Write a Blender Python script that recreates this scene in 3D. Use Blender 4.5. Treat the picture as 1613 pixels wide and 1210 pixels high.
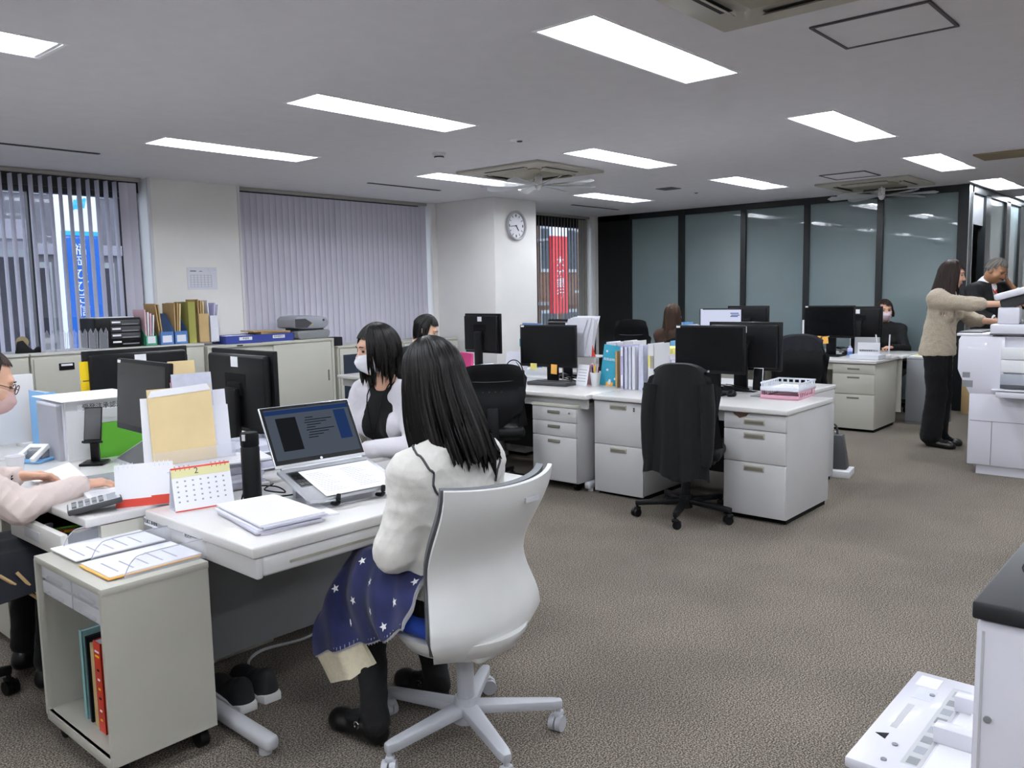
import bpy, bmesh, math, random
import numpy as np
from mathutils import Matrix, Vector, Euler
random.seed(7); RNG = np.random.default_rng(7)
for o in list(bpy.data.objects): bpy.data.objects.remove(o)
SC = bpy.context.scene
COL = SC.collection
PI = math.pi

# ---------------------------------------------------------------- camera, world, exposure
cam = bpy.data.cameras.new('camera'); CAM = bpy.data.objects.new('camera', cam); COL.objects.link(CAM)
F_PX, PITCH, ROLL, YAW, CAM_H = 1315.0, math.radians(6.28), math.radians(-1.115), math.radians(41.4), 1.42
cam.sensor_width = 36.0; cam.lens = F_PX / 1613.0 * 36.0; cam.clip_start = 0.02
_f0 = Vector((math.cos(YAW), math.sin(YAW), 0)); _r0 = Vector((math.sin(YAW), -math.cos(YAW), 0)); _z = Vector((0, 0, 1))
_fw = _f0 * math.cos(PITCH) - _z * math.sin(PITCH); _u0 = _r0.cross(_fw)
_rt = _r0 * math.cos(ROLL) + _u0 * math.sin(ROLL); _up = -_r0 * math.sin(ROLL) + _u0 * math.cos(ROLL)
CAM.matrix_world = Matrix(((_rt.x, _up.x, -_fw.x, 0), (_rt.y, _up.y, -_fw.y, 0), (_rt.z, _up.z, -_fw.z, CAM_H), (0, 0, 0, 1)))
SC.camera = CAM
W = bpy.data.worlds.new('sky'); SC.world = W; W.use_nodes = True
_bg = W.node_tree.nodes['Background']; _bg.inputs[0].default_value = (0.78, 0.83, 0.95, 1); _bg.inputs[1].default_value = 2.2
LAMP = 50.0
SC.view_settings.view_transform = 'Standard'; SC.view_settings.look = 'None'
SC.view_settings.exposure = 0.5; SC.view_settings.gamma = 1.0; SC.view_settings.use_curve_mapping = False

# ---------------------------------------------------------------- materials
def lin(c):
    if isinstance(c, str):
        c = tuple(int(c[i:i + 2], 16) / 255 for i in (0, 2, 4))
    return tuple(x / 12.92 if x <= .04045 else ((x + .055) / 1.055) ** 2.4 for x in c[:3]) + (1.0,)
MATS = {}
def mat(name, col, rough=.5, metal=0, noise=0, nscale=20, bump=0, bscale=200, coat=0, emit=None, es=0, alpha=1, trans=0, spec=.5, sheen=0, sub=0, stretch=None, ior=1.45):
    if name in MATS: return MATS[name]
    m = bpy.data.materials.new(name); m.use_nodes = True; nt = m.node_tree; b = nt.nodes['Principled BSDF']
    c = lin(col); b.inputs['Base Color'].default_value = c
    b.inputs['Roughness'].default_value = rough; b.inputs['Metallic'].default_value = metal
    b.inputs['Coat Weight'].default_value = coat; b.inputs['Coat Roughness'].default_value = .03
    b.inputs['Specular IOR Level'].default_value = spec; b.inputs['Sheen Weight'].default_value = sheen
    b.inputs['IOR'].default_value = ior
    if sub: b.inputs['Subsurface Weight'].default_value = sub; b.inputs['Subsurface Radius'].default_value = (.02, .008, .004); b.inputs['Subsurface Scale'].default_value = .5
    if emit: b.inputs['Emission Color'].default_value = lin(emit); b.inputs['Emission Strength'].default_value = es
    b.inputs['Alpha'].default_value = alpha; b.inputs['Transmission Weight'].default_value = trans
    if noise or bump:
        tc = nt.nodes.new('ShaderNodeTexCoord'); mp = nt.nodes.new('ShaderNodeMapping'); nt.links.new(tc.outputs['Object'], mp.inputs['Vector'])
        if stretch: mp.inputs['Scale'].default_value = stretch
    if noise:
        n = nt.nodes.new('ShaderNodeTexNoise'); n.inputs['Scale'].default_value = nscale; n.inputs['Detail'].default_value = 3
        nt.links.new(mp.outputs[0], n.inputs['Vector'])
        r = nt.nodes.new('ShaderNodeValToRGB'); r.color_ramp.elements[0].position = .3; r.color_ramp.elements[1].position = .7
        r.color_ramp.elements[0].color = tuple(x * (1 - noise) for x in c[:3]) + (1,); r.color_ramp.elements[1].color = tuple(min(1, x * (1 + noise)) for x in c[:3]) + (1,)
        nt.links.new(n.outputs['Fac'], r.inputs[0]); nt.links.new(r.outputs[0], b.inputs['Base Color'])
    if bump:
        n2 = nt.nodes.new('ShaderNodeTexNoise'); n2.inputs['Scale'].default_value = bscale; n2.inputs['Detail'].default_value = 2
        nt.links.new(mp.outputs[0], n2.inputs['Vector'])
        bp = nt.nodes.new('ShaderNodeBump'); bp.inputs['Strength'].default_value = bump; bp.inputs['Distance'].default_value = .002
        nt.links.new(n2.outputs['Fac'], bp.inputs['Height']); nt.links.new(bp.outputs[0], b.inputs['Normal'])
    MATS[name] = m; return m
mat('wall', 'efedea', .9, noise=.02, nscale=3, bump=.15, bscale=300)
mat('ceiling', 'e4e3e8', .95, noise=.02, nscale=8, bump=.2, bscale=250)
mat('steel', 'c9c7c2', .38, noise=.015, nscale=6)
mat('steel_cool', 'bdbcbc', .4, noise=.015, nscale=6)
mat('cabinet', 'b9b7ac', .42, noise=.015, nscale=5)
mat('cart', 'aaa89e', .45, noise=.015, nscale=8)
mat('desktop', 'cfcdcb', .28, noise=.02, nscale=90, coat=.15)
mat('desk_edge', 'c6c5c4', .35)
mat('handle_pit', '6b675c', .5); mat('handle_rim', '9a978a', .45)
mat('black_plastic', '0d0d0f', .42, noise=.05, nscale=30, spec=.22); mat('black_matte', '09090a', .65, spec=.15); mat('screen_off', '08090b', .22, spec=.25)
mat('dark_grey', '3a3b3e', .5); mat('mid_grey', '77797c', .5); mat('light_grey', 'b4b5b8', .45); mat('silver', 'c4c6ca', .32, metal=.6)
mat('chrome', 'd8d8d8', .15, metal=1); mat('white_plastic', 'dcdcde', .4); mat('copier_white', 'd2d1da', .3, coat=.35); mat('copier_grey', '8f929a', .45)
mat('copier_black', '191a1d', .4, noise=.1, nscale=20)
mat('paper', 'eeeef2', .85); mat('paper2', 'dfdfe8', .85); mat('paper_edge', 'c9c9d8', .9, noise=.12, nscale=400, stretch=(1, 1, 6)); mat('ink', '55575e', .9); mat('ink_light', '9a9cab', .9)
mat('manila', 'dcc596', .8, noise=.04, nscale=10); mat('kraft', 'a98c5e', .85, noise=.05, nscale=12); mat('tan_box', 'b59a6d', .85, noise=.04, nscale=10)
mat('blue_box', '2b3a86', .55); mat('blue_file', '4b6fa8', .55); mat('olive', '8c8a45', .7); mat('green_file', '3a8f6a', .6); mat('lime', '5aa82c', .6); mat('pink_paper', 'd9b3ba', .8)
mat('lavender', 'b3b0d0', .6); mat('clear_file', 'c6c9da', .4, noise=.06, nscale=40); mat('teal_book', '2f96b0', .5); mat('yellow', 'e8c710', .55); mat('sticky_orange', 'e8ae55', .7); mat('sticky_yellow', 'e0d67a', .7)
mat('red', 'c23a2a', .55); mat('red_book', 'b5301f', .45); mat('orange_edge', 'd0622e', .5); mat('magenta', 'b8336f', .5); mat('pink_tray', 'd8a3b4', .4, noise=.03); mat('white_tray', 'dfe2ea', .35)
mat('cyan_plastic', '74a9d8', .4); mat('tape_brown', '8a7a5a', .5); mat('book_teal', '86b3b3', .6); mat('brown', '5b4636', .8, noise=.1)
mat('skin', 'dcae94', .5, sub=.15, noise=.03, nscale=30); mat('skin_dark', 'a57a5c', .5, sub=.15, noise=.03, nscale=30); mat('lip', 'b06a60', .5); mat('eye_dark', '15100e', .2); mat('brow', '2a1d18', .8); mat('mask_white', 'e9e8ee', .8); mat('mask_pink', 'dcb9b4', .8); mat('mask_lilac', 'dccbd6', .8)
mat('sweater_cream', 'd0cdc7', .95, noise=.03, nscale=60, bump=.35, bscale=420, sheen=.25); mat('cardigan_white', 'd2cfd5', .92, bump=.3, bscale=500, sheen=.2, stretch=(1, 1, .25)); mat('sweater_pink', 'e0cfc8', .92, bump=.3, bscale=350, sheen=.25)
mat('sweater_beige', 'a89c89', .95, noise=.22, nscale=160, bump=.4, bscale=300, sheen=.2); mat('black_cloth', '040405', .95, bump=.25, bscale=400, sheen=.02); mat('navy_cloth', '0c0e16', .9, bump=.2, bscale=300); mat('suit_black', '08080a', .85, bump=.15, bscale=300); mat('shirt_white', 'e4e4ea', .8)
mat('blanket_navy', '141a44', .95, noise=.3, nscale=14, bump=.3, bscale=250, sheen=.12); mat('fleece', 'd8d0b6', .98, noise=.06, nscale=60, bump=.8, bscale=160); mat('star_white', 'e6e4e2', .9); mat('seat_blue', '1d3f9a', .8, bump=.2, bscale=400)
mat('chair_white', 'd0d0ce', .33, noise=.01); mat('chair_base', 'a4a6ab', .4); mat('chair_grey', '55575b', .5); mat('chair_black', '0f1012', .5, noise=.04, spec=.25); mat('chair_mesh', '85868a', .8, bump=.6, bscale=700)
mat('shoe_black', '0d0c0c', .3); mat('shoe_canvas', '17181a', .9, bump=.3); mat('rubber_white', 'd5d5d2', .6)
mat('slat', 'cbc9d6', .8, bump=.1, bscale=400); mat('slat_dark', 'a5a29c', .8); mat('frame_dark', '14181a', .35, noise=.05, nscale=10); mat('frame_alu', '9a9da0', .35, metal=.5); mat('window_frame', '2c2d30', .45)
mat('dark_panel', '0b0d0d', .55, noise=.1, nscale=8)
mat('acrylic', 'e6e9f2', .08, alpha=.16, spec=.6); mat('acrylic_edge', 'b9bcc8', .2, alpha=.75)
mat('red_sign', 'd6303a', .6); mat('blue_sign', '1f66c4', .6); mat('white_sign', 'f2f4f8', .6); mat('cyan_sign', '38b6d6', .6)
mat('facade_grey', '6f6d74', .9, noise=.1, nscale=1.5); mat('facade_light', '9b97a2', .9, noise=.06, nscale=2); mat('facade_brown', '7a5b4c', .9, noise=.15, nscale=3); mat('facade_dark', '35333d', .8); mat('asphalt', '4a4a4c', .95, noise=.1); mat('pole', 'aeb2b6', .6, noise=.1, nscale=9); mat('glass_dark', '2c3440', .15)
mat('trouser_black', '040405', .95, bump=.2, bscale=300); mat('ac_ivory', 'b8b4a8', .5); mat('ac_beige', 'a19c8a', .55, noise=.05, nscale=90); mat('slot', '2a2a2c', .7); mat('slot_mid', '59585e', .8); mat('fan_clear', 'd2d4d8', .15, alpha=.55)
mat('pale_yellow', 'dcd8a4', .8); mat('brown_top', '3d2a20', .9, bump=.2, bscale=300); mat('hair_scalp', '14110f', .6)
def hair_mat(name, c1, c2, rough=.36):
    m = bpy.data.materials.new(name); m.use_nodes = True; nt = m.node_tree; b = nt.nodes['Principled BSDF']
    uv = nt.nodes.new('ShaderNodeUVMap'); uv.uv_map = 'UVMap'
    mp = nt.nodes.new('ShaderNodeMapping'); mp.inputs['Scale'].default_value = (260, 3, 1); nt.links.new(uv.outputs[0], mp.inputs[0])
    n = nt.nodes.new('ShaderNodeTexNoise'); n.inputs['Scale'].default_value = 1; n.inputs['Detail'].default_value = 4; nt.links.new(mp.outputs[0], n.inputs['Vector'])
    r = nt.nodes.new('ShaderNodeValToRGB'); r.color_ramp.elements[0].color = lin(c1); r.color_ramp.elements[1].color = lin(c2); r.color_ramp.elements[0].position = .35; r.color_ramp.elements[1].position = .7
    nt.links.new(n.outputs['Fac'], r.inputs[0]); nt.links.new(r.outputs[0], b.inputs['Base Color'])
    bp = nt.nodes.new('ShaderNodeBump'); bp.inputs['Strength'].default_value = .55; bp.inputs['Distance'].default_value = .004; nt.links.new(n.outputs['Fac'], bp.inputs['Height']); nt.links.new(bp.outputs[0], b.inputs['Normal'])
    b.inputs['Roughness'].default_value = rough; b.inputs['Specular IOR Level'].default_value = .22
    MATS[name] = m
hair_mat('hair_black', '070605', '120e0c'); hair_mat('hair_brown', '23160f', '46301f', .45); hair_mat('hair_dark_brown', '170e0b', '33201a', .45); hair_mat('hair_grey', '3a3632', '7c7770', .5)
def carpet_mat():
    m = bpy.data.materials.new('carpet'); m.use_nodes = True; nt = m.node_tree; b = nt.nodes['Principled BSDF']; b.inputs['Roughness'].default_value = 1; b.inputs['Specular IOR Level'].default_value = .1
    tc = nt.nodes.new('ShaderNodeTexCoord')
    n1 = nt.nodes.new('ShaderNodeTexNoise'); n1.inputs['Scale'].default_value = 190; n1.inputs['Detail'].default_value = 2; nt.links.new(tc.outputs['Object'], n1.inputs['Vector'])
    r = nt.nodes.new('ShaderNodeValToRGB'); e = r.color_ramp.elements; e[0].position = .38; e[0].color = lin('37322e'); e[1].position = .63; e[1].color = lin('8d857b')
    x = e.new(.5); x.color = lin('5f5851'); nt.links.new(n1.outputs['Fac'], r.inputs[0])
    n2 = nt.nodes.new('ShaderNodeTexNoise'); n2.inputs['Scale'].default_value = 1.6; n2.inputs['Detail'].default_value = 4; nt.links.new(tc.outputs['Object'], n2.inputs['Vector'])
    r2 = nt.nodes.new('ShaderNodeValToRGB'); r2.color_ramp.elements[0].color = (.86, .86, .86, 1); r2.color_ramp.elements[1].color = (1.08, 1.07, 1.05, 1); r2.color_ramp.elements[0].position = .35; r2.color_ramp.elements[1].position = .65
    nt.links.new(n2.outputs['Fac'], r2.inputs[0])
    mx = nt.nodes.new('ShaderNodeMix'); mx.data_type = 'RGBA'; mx.blend_type = 'MULTIPLY'; mx.inputs[0].default_value = 1
    nt.links.new(r.outputs[0], mx.inputs[6]); nt.links.new(r2.outputs[0], mx.inputs[7]); nt.links.new(mx.outputs[2], b.inputs['Base Color'])
    bp = nt.nodes.new('ShaderNodeBump'); bp.inputs['Strength'].default_value = .35; bp.inputs['Distance'].default_value = .003; nt.links.new(n1.outputs['Fac'], bp.inputs['Height']); nt.links.new(bp.outputs[0], b.inputs['Normal'])
    MATS['carpet'] = m
carpet_mat()
def glasswall_mat():
    m = mat('frosted_glass', '6f7f82', .55, coat=1.0, noise=.04, nscale=1.2); MATS['frosted_glass'] = m
    b = m.node_tree.nodes['Principled BSDF']; b.inputs['Coat Roughness'].default_value = .015; b.inputs['Coat IOR'].default_value = 1.6
glasswall_mat()
def clearglass():
    m = bpy.data.materials.new('window_glass'); m.use_nodes = True; nt = m.node_tree; nt.nodes.remove(nt.nodes['Principled BSDF'])
    t = nt.nodes.new('ShaderNodeBsdfTransparent'); g = nt.nodes.new('ShaderNodeBsdfGlossy'); g.inputs['Roughness'].default_value = .02; mx = nt.nodes.new('ShaderNodeMixShader')
    t.inputs[0].default_value = (.86, .9, .92, 1)
    mx.inputs[0].default_value = .05; nt.links.new(t.outputs[0], mx.inputs[1]); nt.links.new(g.outputs[0], mx.inputs[2]); nt.links.new(mx.outputs[0], nt.nodes['Material Output'].inputs[0]); MATS['window_glass'] = m
clearglass()
def emitter(name, col, s):
    m = bpy.data.materials.new(name); m.use_nodes = True; nt = m.node_tree; nt.nodes.remove(nt.nodes['Principled BSDF']); e = nt.nodes.new('ShaderNodeEmission'); e.inputs[0].default_value = lin(col); e.inputs[1].default_value = s
    nt.links.new(e.outputs[0], nt.nodes['Material Output'].inputs[0]); MATS[name] = m
emitter('tube_light', 'f1f7ff', LAMP); emitter('screen_lit', 'c9cfe6', .75); emitter('screen_bar', '4a5f9e', .6)
emitter('lap_bg', '66707f', .35); emitter('lap_dark', '33373d', .22); emitter('lap_blue', '34508a', .3)
mat('reflector', 'f4f4f6', .5)

# ---------------------------------------------------------------- mesh helpers
def T(loc=(0, 0, 0), rot=(0, 0, 0)):
    return Matrix.Translation(loc) @ Euler(rot).to_matrix().to_4x4()
def frame(p, q, up=(0, 0, 1)):
    z = (Vector(q) - Vector(p)).normalized(); x = Vector(up).cross(z)
    if x.length < 1e-5: x = Vector((1, 0, 0)).cross(z)
    x.normalize(); y = z.cross(x); m = Matrix((x, y, z)).transposed().to_4x4(); m.translation = p; return m
class B:
    """collects shapes into one mesh"""
    def __init__(s): s.bm = bmesh.new(); s.mi = 0
    def _add(s, t, m=None):
        if m is not None: bmesh.ops.transform(t, matrix=m, verts=t.verts)
        for f in t.faces: f.material_index = s.mi
        me = bpy.data.meshes.new('tmp'); t.to_mesh(me); t.free(); s.bm.from_mesh(me); bpy.data.meshes.remove(me); return s
    def box(s, c, d, rot=(0, 0, 0), bev=0, seg=2, m=None):
        t = bmesh.new(); bmesh.ops.create_cube(t, size=1); bmesh.ops.scale(t, vec=d, verts=t.verts)
        if bev: bmesh.ops.bevel(t, geom=t.edges[:], offset=min(bev, .49 * min(d)), segments=seg, affect='EDGES', profile=.5)
        mm = T(c, rot); return s._add(t, m @ mm if m else mm)
    def bx(s, x0, x1, y0, y1, z0, z1, bev=0, seg=2, m=None):
        return s.box(((x0 + x1) / 2, (y0 + y1) / 2, (z0 + z1) / 2), (abs(x1 - x0), abs(y1 - y0), abs(z1 - z0)), bev=bev, seg=seg, m=m)
    def cyl(s, p, q, r, r2=None, n=16, caps=True, m=None):
        t = bmesh.new(); L = (Vector(q) - Vector(p)).length
        bmesh.ops.create_cone(t, cap_ends=caps, segments=n, radius1=r, radius2=r if r2 is None else r2, depth=L)
        bmesh.ops.translate(t, vec=(0, 0, L / 2), verts=t.verts); mm = frame(p, q); return s._add(t, m @ mm if m else mm)
    def sph(s, c, r, sc=(1, 1, 1), n=12, rot=(0, 0, 0), m=None):
        t = bmesh.new(); bmesh.ops.create_uvsphere(t, u_segments=n, v_segments=max(6, n // 2 + 2), radius=r); bmesh.ops.scale(t, vec=sc, verts=t.verts); mm = T(c, rot); return s._add(t, m @ mm if m else mm)
    def prism(s, pts, h, m=None, bev=0):
        """polygon in xy extruded along z"""
        t = bmesh.new(); vs = [t.verts.new((x, y, 0)) for x, y in pts]; f = t.faces.new(vs); r = bmesh.ops.extrude_face_region(t, geom=[f])
        bmesh.ops.translate(t, vec=(0, 0, h), verts=[v for v in r['geom'] if isinstance(v, bmesh.types.BMVert)]); bmesh.ops.recalc_face_normals(t, faces=t.faces[:])
        if bev: bmesh.ops.bevel(t, geom=t.edges[:], offset=bev, segments=2, affect='EDGES', profile=.5)
        return s._add(t, m)
    def lathe(s, prof, n=24, m=None, cap=True):
        t = bmesh.new(); rings = []
        for r, z in prof:
            rings.append([t.verts.new((r * math.cos(2 * PI * i / n), r * math.sin(2 * PI * i / n), z)) for i in range(n)])
        for a, b in zip(rings, rings[1:]):
            for i in range(n): t.faces.new((a[i], a[(i + 1) % n], b[(i + 1) % n], b[i]))
        if cap and prof[0][0] > 1e-4: t.faces.new(rings[0][::-1])
        if cap and prof[-1][0] > 1e-4: t.faces.new(rings[-1])
        bmesh.ops.remove_doubles(t, verts=t.verts[:], dist=1e-6); return s._add(t, m)
    def tube(s, pts, r, n=6, r1=None, m=None, closed=False):
        t = bmesh.new(); P = [Vector(p) for p in pts]; rings = []
        for i, p in enumerate(P):
            if closed: d = (P[(i + 1) % len(P)] - P[i - 1]).normalized()
            else: d = (P[min(i + 1, len(P) - 1)] - P[max(i - 1, 0)]).normalized()
            x = d.cross(Vector((0, 0, 1)));
            if x.length < 1e-3: x = d.cross(Vector((0, 1, 0)))
            x.normalize(); y = d.cross(x); rr = r if r1 is None else r + (r1 - r) * i / (len(P) - 1)
            rings.append([t.verts.new(p + (x * math.cos(2 * PI * k / n) + y * math.sin(2 * PI * k / n)) * rr) for k in range(n)])
        R = list(zip(rings, rings[1:])) + ([(rings[-1], rings[0])] if closed else [])
        for a, b in R:
            for k in range(n): t.faces.new((a[k], a[(k + 1) % n], b[(k + 1) % n], b[k]))
        if not closed: t.faces.new(rings[0][::-1]); t.faces.new(rings[-1])
        return s._add(t, m)
    def grid(s, fn, nu, nv, thick=0, m=None):
        """surface fn(u,v) u,v in 0..1; with thickness along normal"""
        t = bmesh.new(); V = [[t.verts.new(fn(i / nu, j / nv)) for j in range(nv + 1)] for i in range(nu + 1)]
        for i in range(nu):
            for j in range(nv): t.faces.new((V[i][j], V[i + 1][j], V[i + 1][j + 1], V[i][j + 1]))
        if thick:
            t.normal_update(); bmesh.ops.solidify(t, geom=t.faces[:], thickness=thick)
            bmesh.ops.recalc_face_normals(t, faces=t.faces[:])
        return s._add(t, m)
    def poly(s, pts, m=None):
        t = bmesh.new(); t.faces.new([t.verts.new(p) for p in pts]); return s._add(t, m)
def smooth_path(pts, n=8):
    P = [Vector(p) for p in pts]; out = []
    for i in range(len(P) - 1):
        p0, p1, p2, p3 = P[max(i - 1, 0)], P[i], P[i + 1], P[min(i + 2, len(P) - 1)]
        for k in range(n):
            t = k / n; out.append(.5 * ((2 * p1) + (-p0 + p2) * t + (2 * p0 - 5 * p1 + 4 * p2 - p3) * t * t + (-p0 + 3 * p1 - 3 * p2 + p3) * t ** 3))
    return out + [P[-1]]
def tag(o, label=None, cat=None, group=None, kind=None):
    if label: o['label'] = label
    if cat: o['category'] = cat
    if group: o['group'] = group
    if kind: o['kind'] = kind
    return o
def mk(name, me, parent=None, loc=(0, 0, 0), rot=(0, 0, 0), label=None, cat=None, group=None, kind=None):
    o = bpy.data.objects.new(name, me); COL.objects.link(o); o.location = loc; o.rotation_euler = rot
    if parent is not None: o.parent = parent
    return tag(o, label, cat, group, kind)
def O(name, b, m, parent=None, loc=(0, 0, 0), rot=(0, 0, 0), smooth=True, label=None, cat=None, group=None, kind=None):
    me = bpy.data.meshes.new(name); b.bm.to_mesh(me); b.bm.free()
    for x in ([m] if isinstance(m, str) else m): me.materials.append(MATS[x])
    if smooth: me.shade_smooth(); me.set_sharp_from_angle(angle=.7)
    return mk(name, me, parent, loc, rot, label, cat, group, kind)
def E(name, loc=(0, 0, 0), rz=0, label=None, cat=None, group=None, kind=None):
    o = bpy.data.objects.new(name, None); COL.objects.link(o); o.location = loc; o.rotation_euler = (0, 0, rz); o.empty_display_size = .1
    return tag(o, label, cat, group, kind)
def S(name, b, m, **k): return O(name, b, m, kind='structure', **k)
def dup(o, loc=None, rz=None, parent=None, label=None, group=None):
    c = o.copy(); COL.objects.link(c)
    if parent is not None: c.parent = parent
    if loc is not None: c.location = loc
    if rz is not None: c.rotation_euler = (0, 0, rz)
    if label: c['label'] = label
    if group: c['group'] = group
    for ch in [x for x in KIDS.get(o, [])] or list(o.children):
        dup(ch, parent=c)
    return c
KIDS = {}
def text(s, size, m, parent, loc, rot, ext=.0006, align='CENTER', name='lettering', squash=1, vertical=False, step=1.05):
    parts = list(s) if vertical else [s]
    bm = bmesh.new()
    for i, ch in enumerate(parts):
        cu = bpy.data.curves.new('txt', 'FONT'); cu.body = ch; cu.size = size; cu.align_x = align; cu.align_y = 'CENTER'; cu.extrude = ext; cu.resolution_u = 2
        ob = bpy.data.objects.new('txt', cu); COL.objects.link(ob); dg = bpy.context.evaluated_depsgraph_get(); me = bpy.data.meshes.new_from_object(ob.evaluated_get(dg))
        me.transform(Matrix.Translation((0, -i * size * step, 0)) @ Matrix.Diagonal((squash, 1, 1, 1))); bm.from_mesh(me); bpy.data.meshes.remove(me); bpy.data.objects.remove(ob); bpy.data.curves.remove(cu)
    me = bpy.data.meshes.new(name); bm.to_mesh(me); bm.free(); me.materials.append(MATS[m])
    return mk(name, me, parent, loc, rot)
# ---------------------------------------------------------------- room shell
CEIL = 2.5; XL, XR, YB, YW = -3.2, 14.2, -3.2, 7.45
S('floor', B().bx(XL - .2, XR + .2, YB - .2, 7.95, -.1, 0), 'carpet', smooth=False)
LX = [(-2.2, -.95), (.28, 1.5), (2.8, 4.06), (5.33, 6.57), (7.72, 8.94), (10.02, 11.25), (12.3, 13.55)]
LY = [(-1.6, -1.3), (.2, .5), (2.0, 2.3), (3.82, 4.12), (5.53, 5.83)]
LIGHTS = [(a, b) for a in LX for b in LY if not (a[0] > 9.9 and b[0] > 2.2) and not (a[0] > 9.9 and b[0] < 1.5)]
AC = [(2.37, .76, 'ivory ceiling air conditioner cassette cut by the top of the picture'), (5.42, 4.45, 'ivory ceiling air conditioner cassette with clear fan blades near the clock pillar'), (8.95, 2.6, 'ivory ceiling air conditioner cassette with fan blades close to the glass wall')]
def holed(holes, x0, x1, y0, y1, z0, z1):
    b = B(); xs = sorted({x0, x1} | {v for h in holes for v in h[0]}); ys = sorted({y0, y1} | {v for h in holes for v in h[1]})
    t = bmesh.new(); V = {}
    def v(x, y, z):
        k = (x, y, z)
        if k not in V: V[k] = t.verts.new(k)
        return V[k]
    for i in range(len(xs) - 1):
        for j in range(len(ys) - 1):
            cx, cy = (xs[i] + xs[i + 1]) / 2, (ys[j] + ys[j + 1]) / 2
            if any(h[0][0] < cx < h[0][1] and h[1][0] < cy < h[1][1] for h in holes): continue
            for z in (z0, z1): t.faces.new([v(xs[i], ys[j], z), v(xs[i], ys[j + 1], z), v(xs[i + 1], ys[j + 1], z), v(xs[i + 1], ys[j], z)][::1 if z == z0 else -1])
    for h in holes:
        (a, c), (d, e) = h; q = [(a, d), (c, d), (c, e), (a, e)]
        for k in range(4):
            p, r = q[k], q[(k + 1) % 4]; t.faces.new([v(p[0], p[1], z0), v(r[0], r[1], z0), v(r[0], r[1], z1), v(p[0], p[1], z1)])
    return b._add(t)
S('ceiling', holed(LIGHTS, XL - .2, XR + .2, YB - .2, 7.95, CEIL, CEIL + .12), 'ceiling', smooth=False)
# window wall: piers, sill walls, lintels
ww = B()
for x0, x1 in ((XL - .2, .9), (3.6, 4.46), (7.04, 7.12)): ww.bx(x0, x1, YW, 7.9, 0, CEIL)
for x0, x1 in ((.9, 3.6), (4.46, 7.04), (7.8, 10.2)): ww.bx(x0, x1, YW + (.0 if x0 < 7.5 else -.1), 7.9 if x0 < 7.5 else 7.56, 0, .72)
ww.bx(10.2, 10.4, 7.3, 7.56, 0, CEIL)
WALLW = S('wall_window', ww, 'wall', smooth=False)
lt = B()
for x0, x1 in ((.9, 3.6), (4.46, 7.04), (7.8, 10.25)): lt.bx(x0, x1, 7.68 if x0 < 7.5 else 7.47, 7.9 if x0 < 7.5 else 7.56, 2.385, CEIL)
S('trim_1', lt, 'window_frame', smooth=False)  # lintels coloured dark, shade behind the blind heads put into the colour
S('wall_pillar', B().bx(7.12, 7.87, 6.5, 7.9, 0, CEIL, bev=.006), 'wall')
S('wall_left', B().bx(XL - .2, XL, YB, 7.9, 0, CEIL), 'wall', smooth=False)
S('wall_back', B().bx(XL, XR, YB - .2, YB, 0, CEIL), 'wall', smooth=False)
S('wall_right', B().bx(XR, XR + .2, YB, 7.9, 0, CEIL), 'wall', smooth=False)
S('baseboard_pillar', B().bx(7.11, 7.88, 6.49, 6.5, 0, .06), 'mid_grey', smooth=False)
def window(n, x0, x1, z0, z1, y, nm):
    w = E('window_%d' % n, (x0, y, z0), kind='structure'); X, Z = x1 - x0, z1 - z0; t = .05
    fr = B().bx(0, X, -.04, .04, 0, t).bx(0, X, -.04, .04, Z - t, Z).bx(0, t, -.04, .04, 0, Z).bx(X - t, X, -.04, .04, 0, Z)
    O('window_frame', fr, 'window_frame', w, smooth=False)
    for k in range(1, nm): O('mullion', B().bx(X * k / nm - .025, X * k / nm + .025, -.035, .035, t, Z - t), 'window_frame', w, smooth=False)
    for k in range(nm): O('pane', B().bx(X * k / nm + .03, X * (k + 1) / nm - .03, -.004, .004, t, Z - t), 'window_glass', w, smooth=False)
window(1, .9, 3.6, .72, 2.385, 7.75, 3); window(2, 4.46, 7.04, .72, 2.385, 7.75, 2); window(3, 7.87, 10.2, .72, 2.385, 7.5, 2)
# vertical blinds, each slat its own piece
def blind(label, x0, x1, y, z0, pitch, wid, ang, m='slat', jit=0, angf=None):
    t = E('vertical_blind', (x0, y, z0), label=label, cat='blind', group='vertical blinds in the window wall')
    O('headrail', B().bx(0, x1 - x0, -.02, .02, CEIL - .035 - z0, CEIL - .002 - z0, bev=.004), 'slat_dark', t)
    h = CEIL - .05 - z0
    def fn(u, v): return Vector(((u - .5) * wid, .004 * math.cos((u - .5) * PI), v * h))
    first = None; n = int((x1 - x0) / pitch)
    for i in range(n):
        a = (angf(i / n) if angf else ang) + random.uniform(-jit, jit); loc = (pitch * (i + .5), 0, 0)
        if first is None: first = O('slat', B().grid(fn, 4, 1, thick=.0012), m, t, loc, (0, 0, a))
        else:
            c = first.copy(); COL.objects.link(c); c.parent = t; c.location = loc; c.rotation_euler = (0, 0, a)
    O('bottom_chain', B().tube([(pitch * .5, .0, .012), (pitch * (n - .5), 0, .012)], .0015, 4), 'white_plastic', t)
R_ = math.radians
blind('half-open vertical blind over the left window with the blue sign outside', .95, 3.56, 7.545, .80, .0755, .072, R_(100), jit=R_(4), angf=lambda u: R_(96) if u < .93 else R_(165))
blind('closed grey vertical blind behind the scanner cabinet', 4.49, 7.0, 7.5, .80, .0735, .089, R_(4), jit=R_(1.5))
blind('open narrow vertical blind with the red banner outside', 7.9, 10.18, 7.40, .76, .072, .075, R_(52), m='slat_dark', jit=R_(2), angf=lambda u: R_(50) if u < .9 else R_(5))
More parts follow.
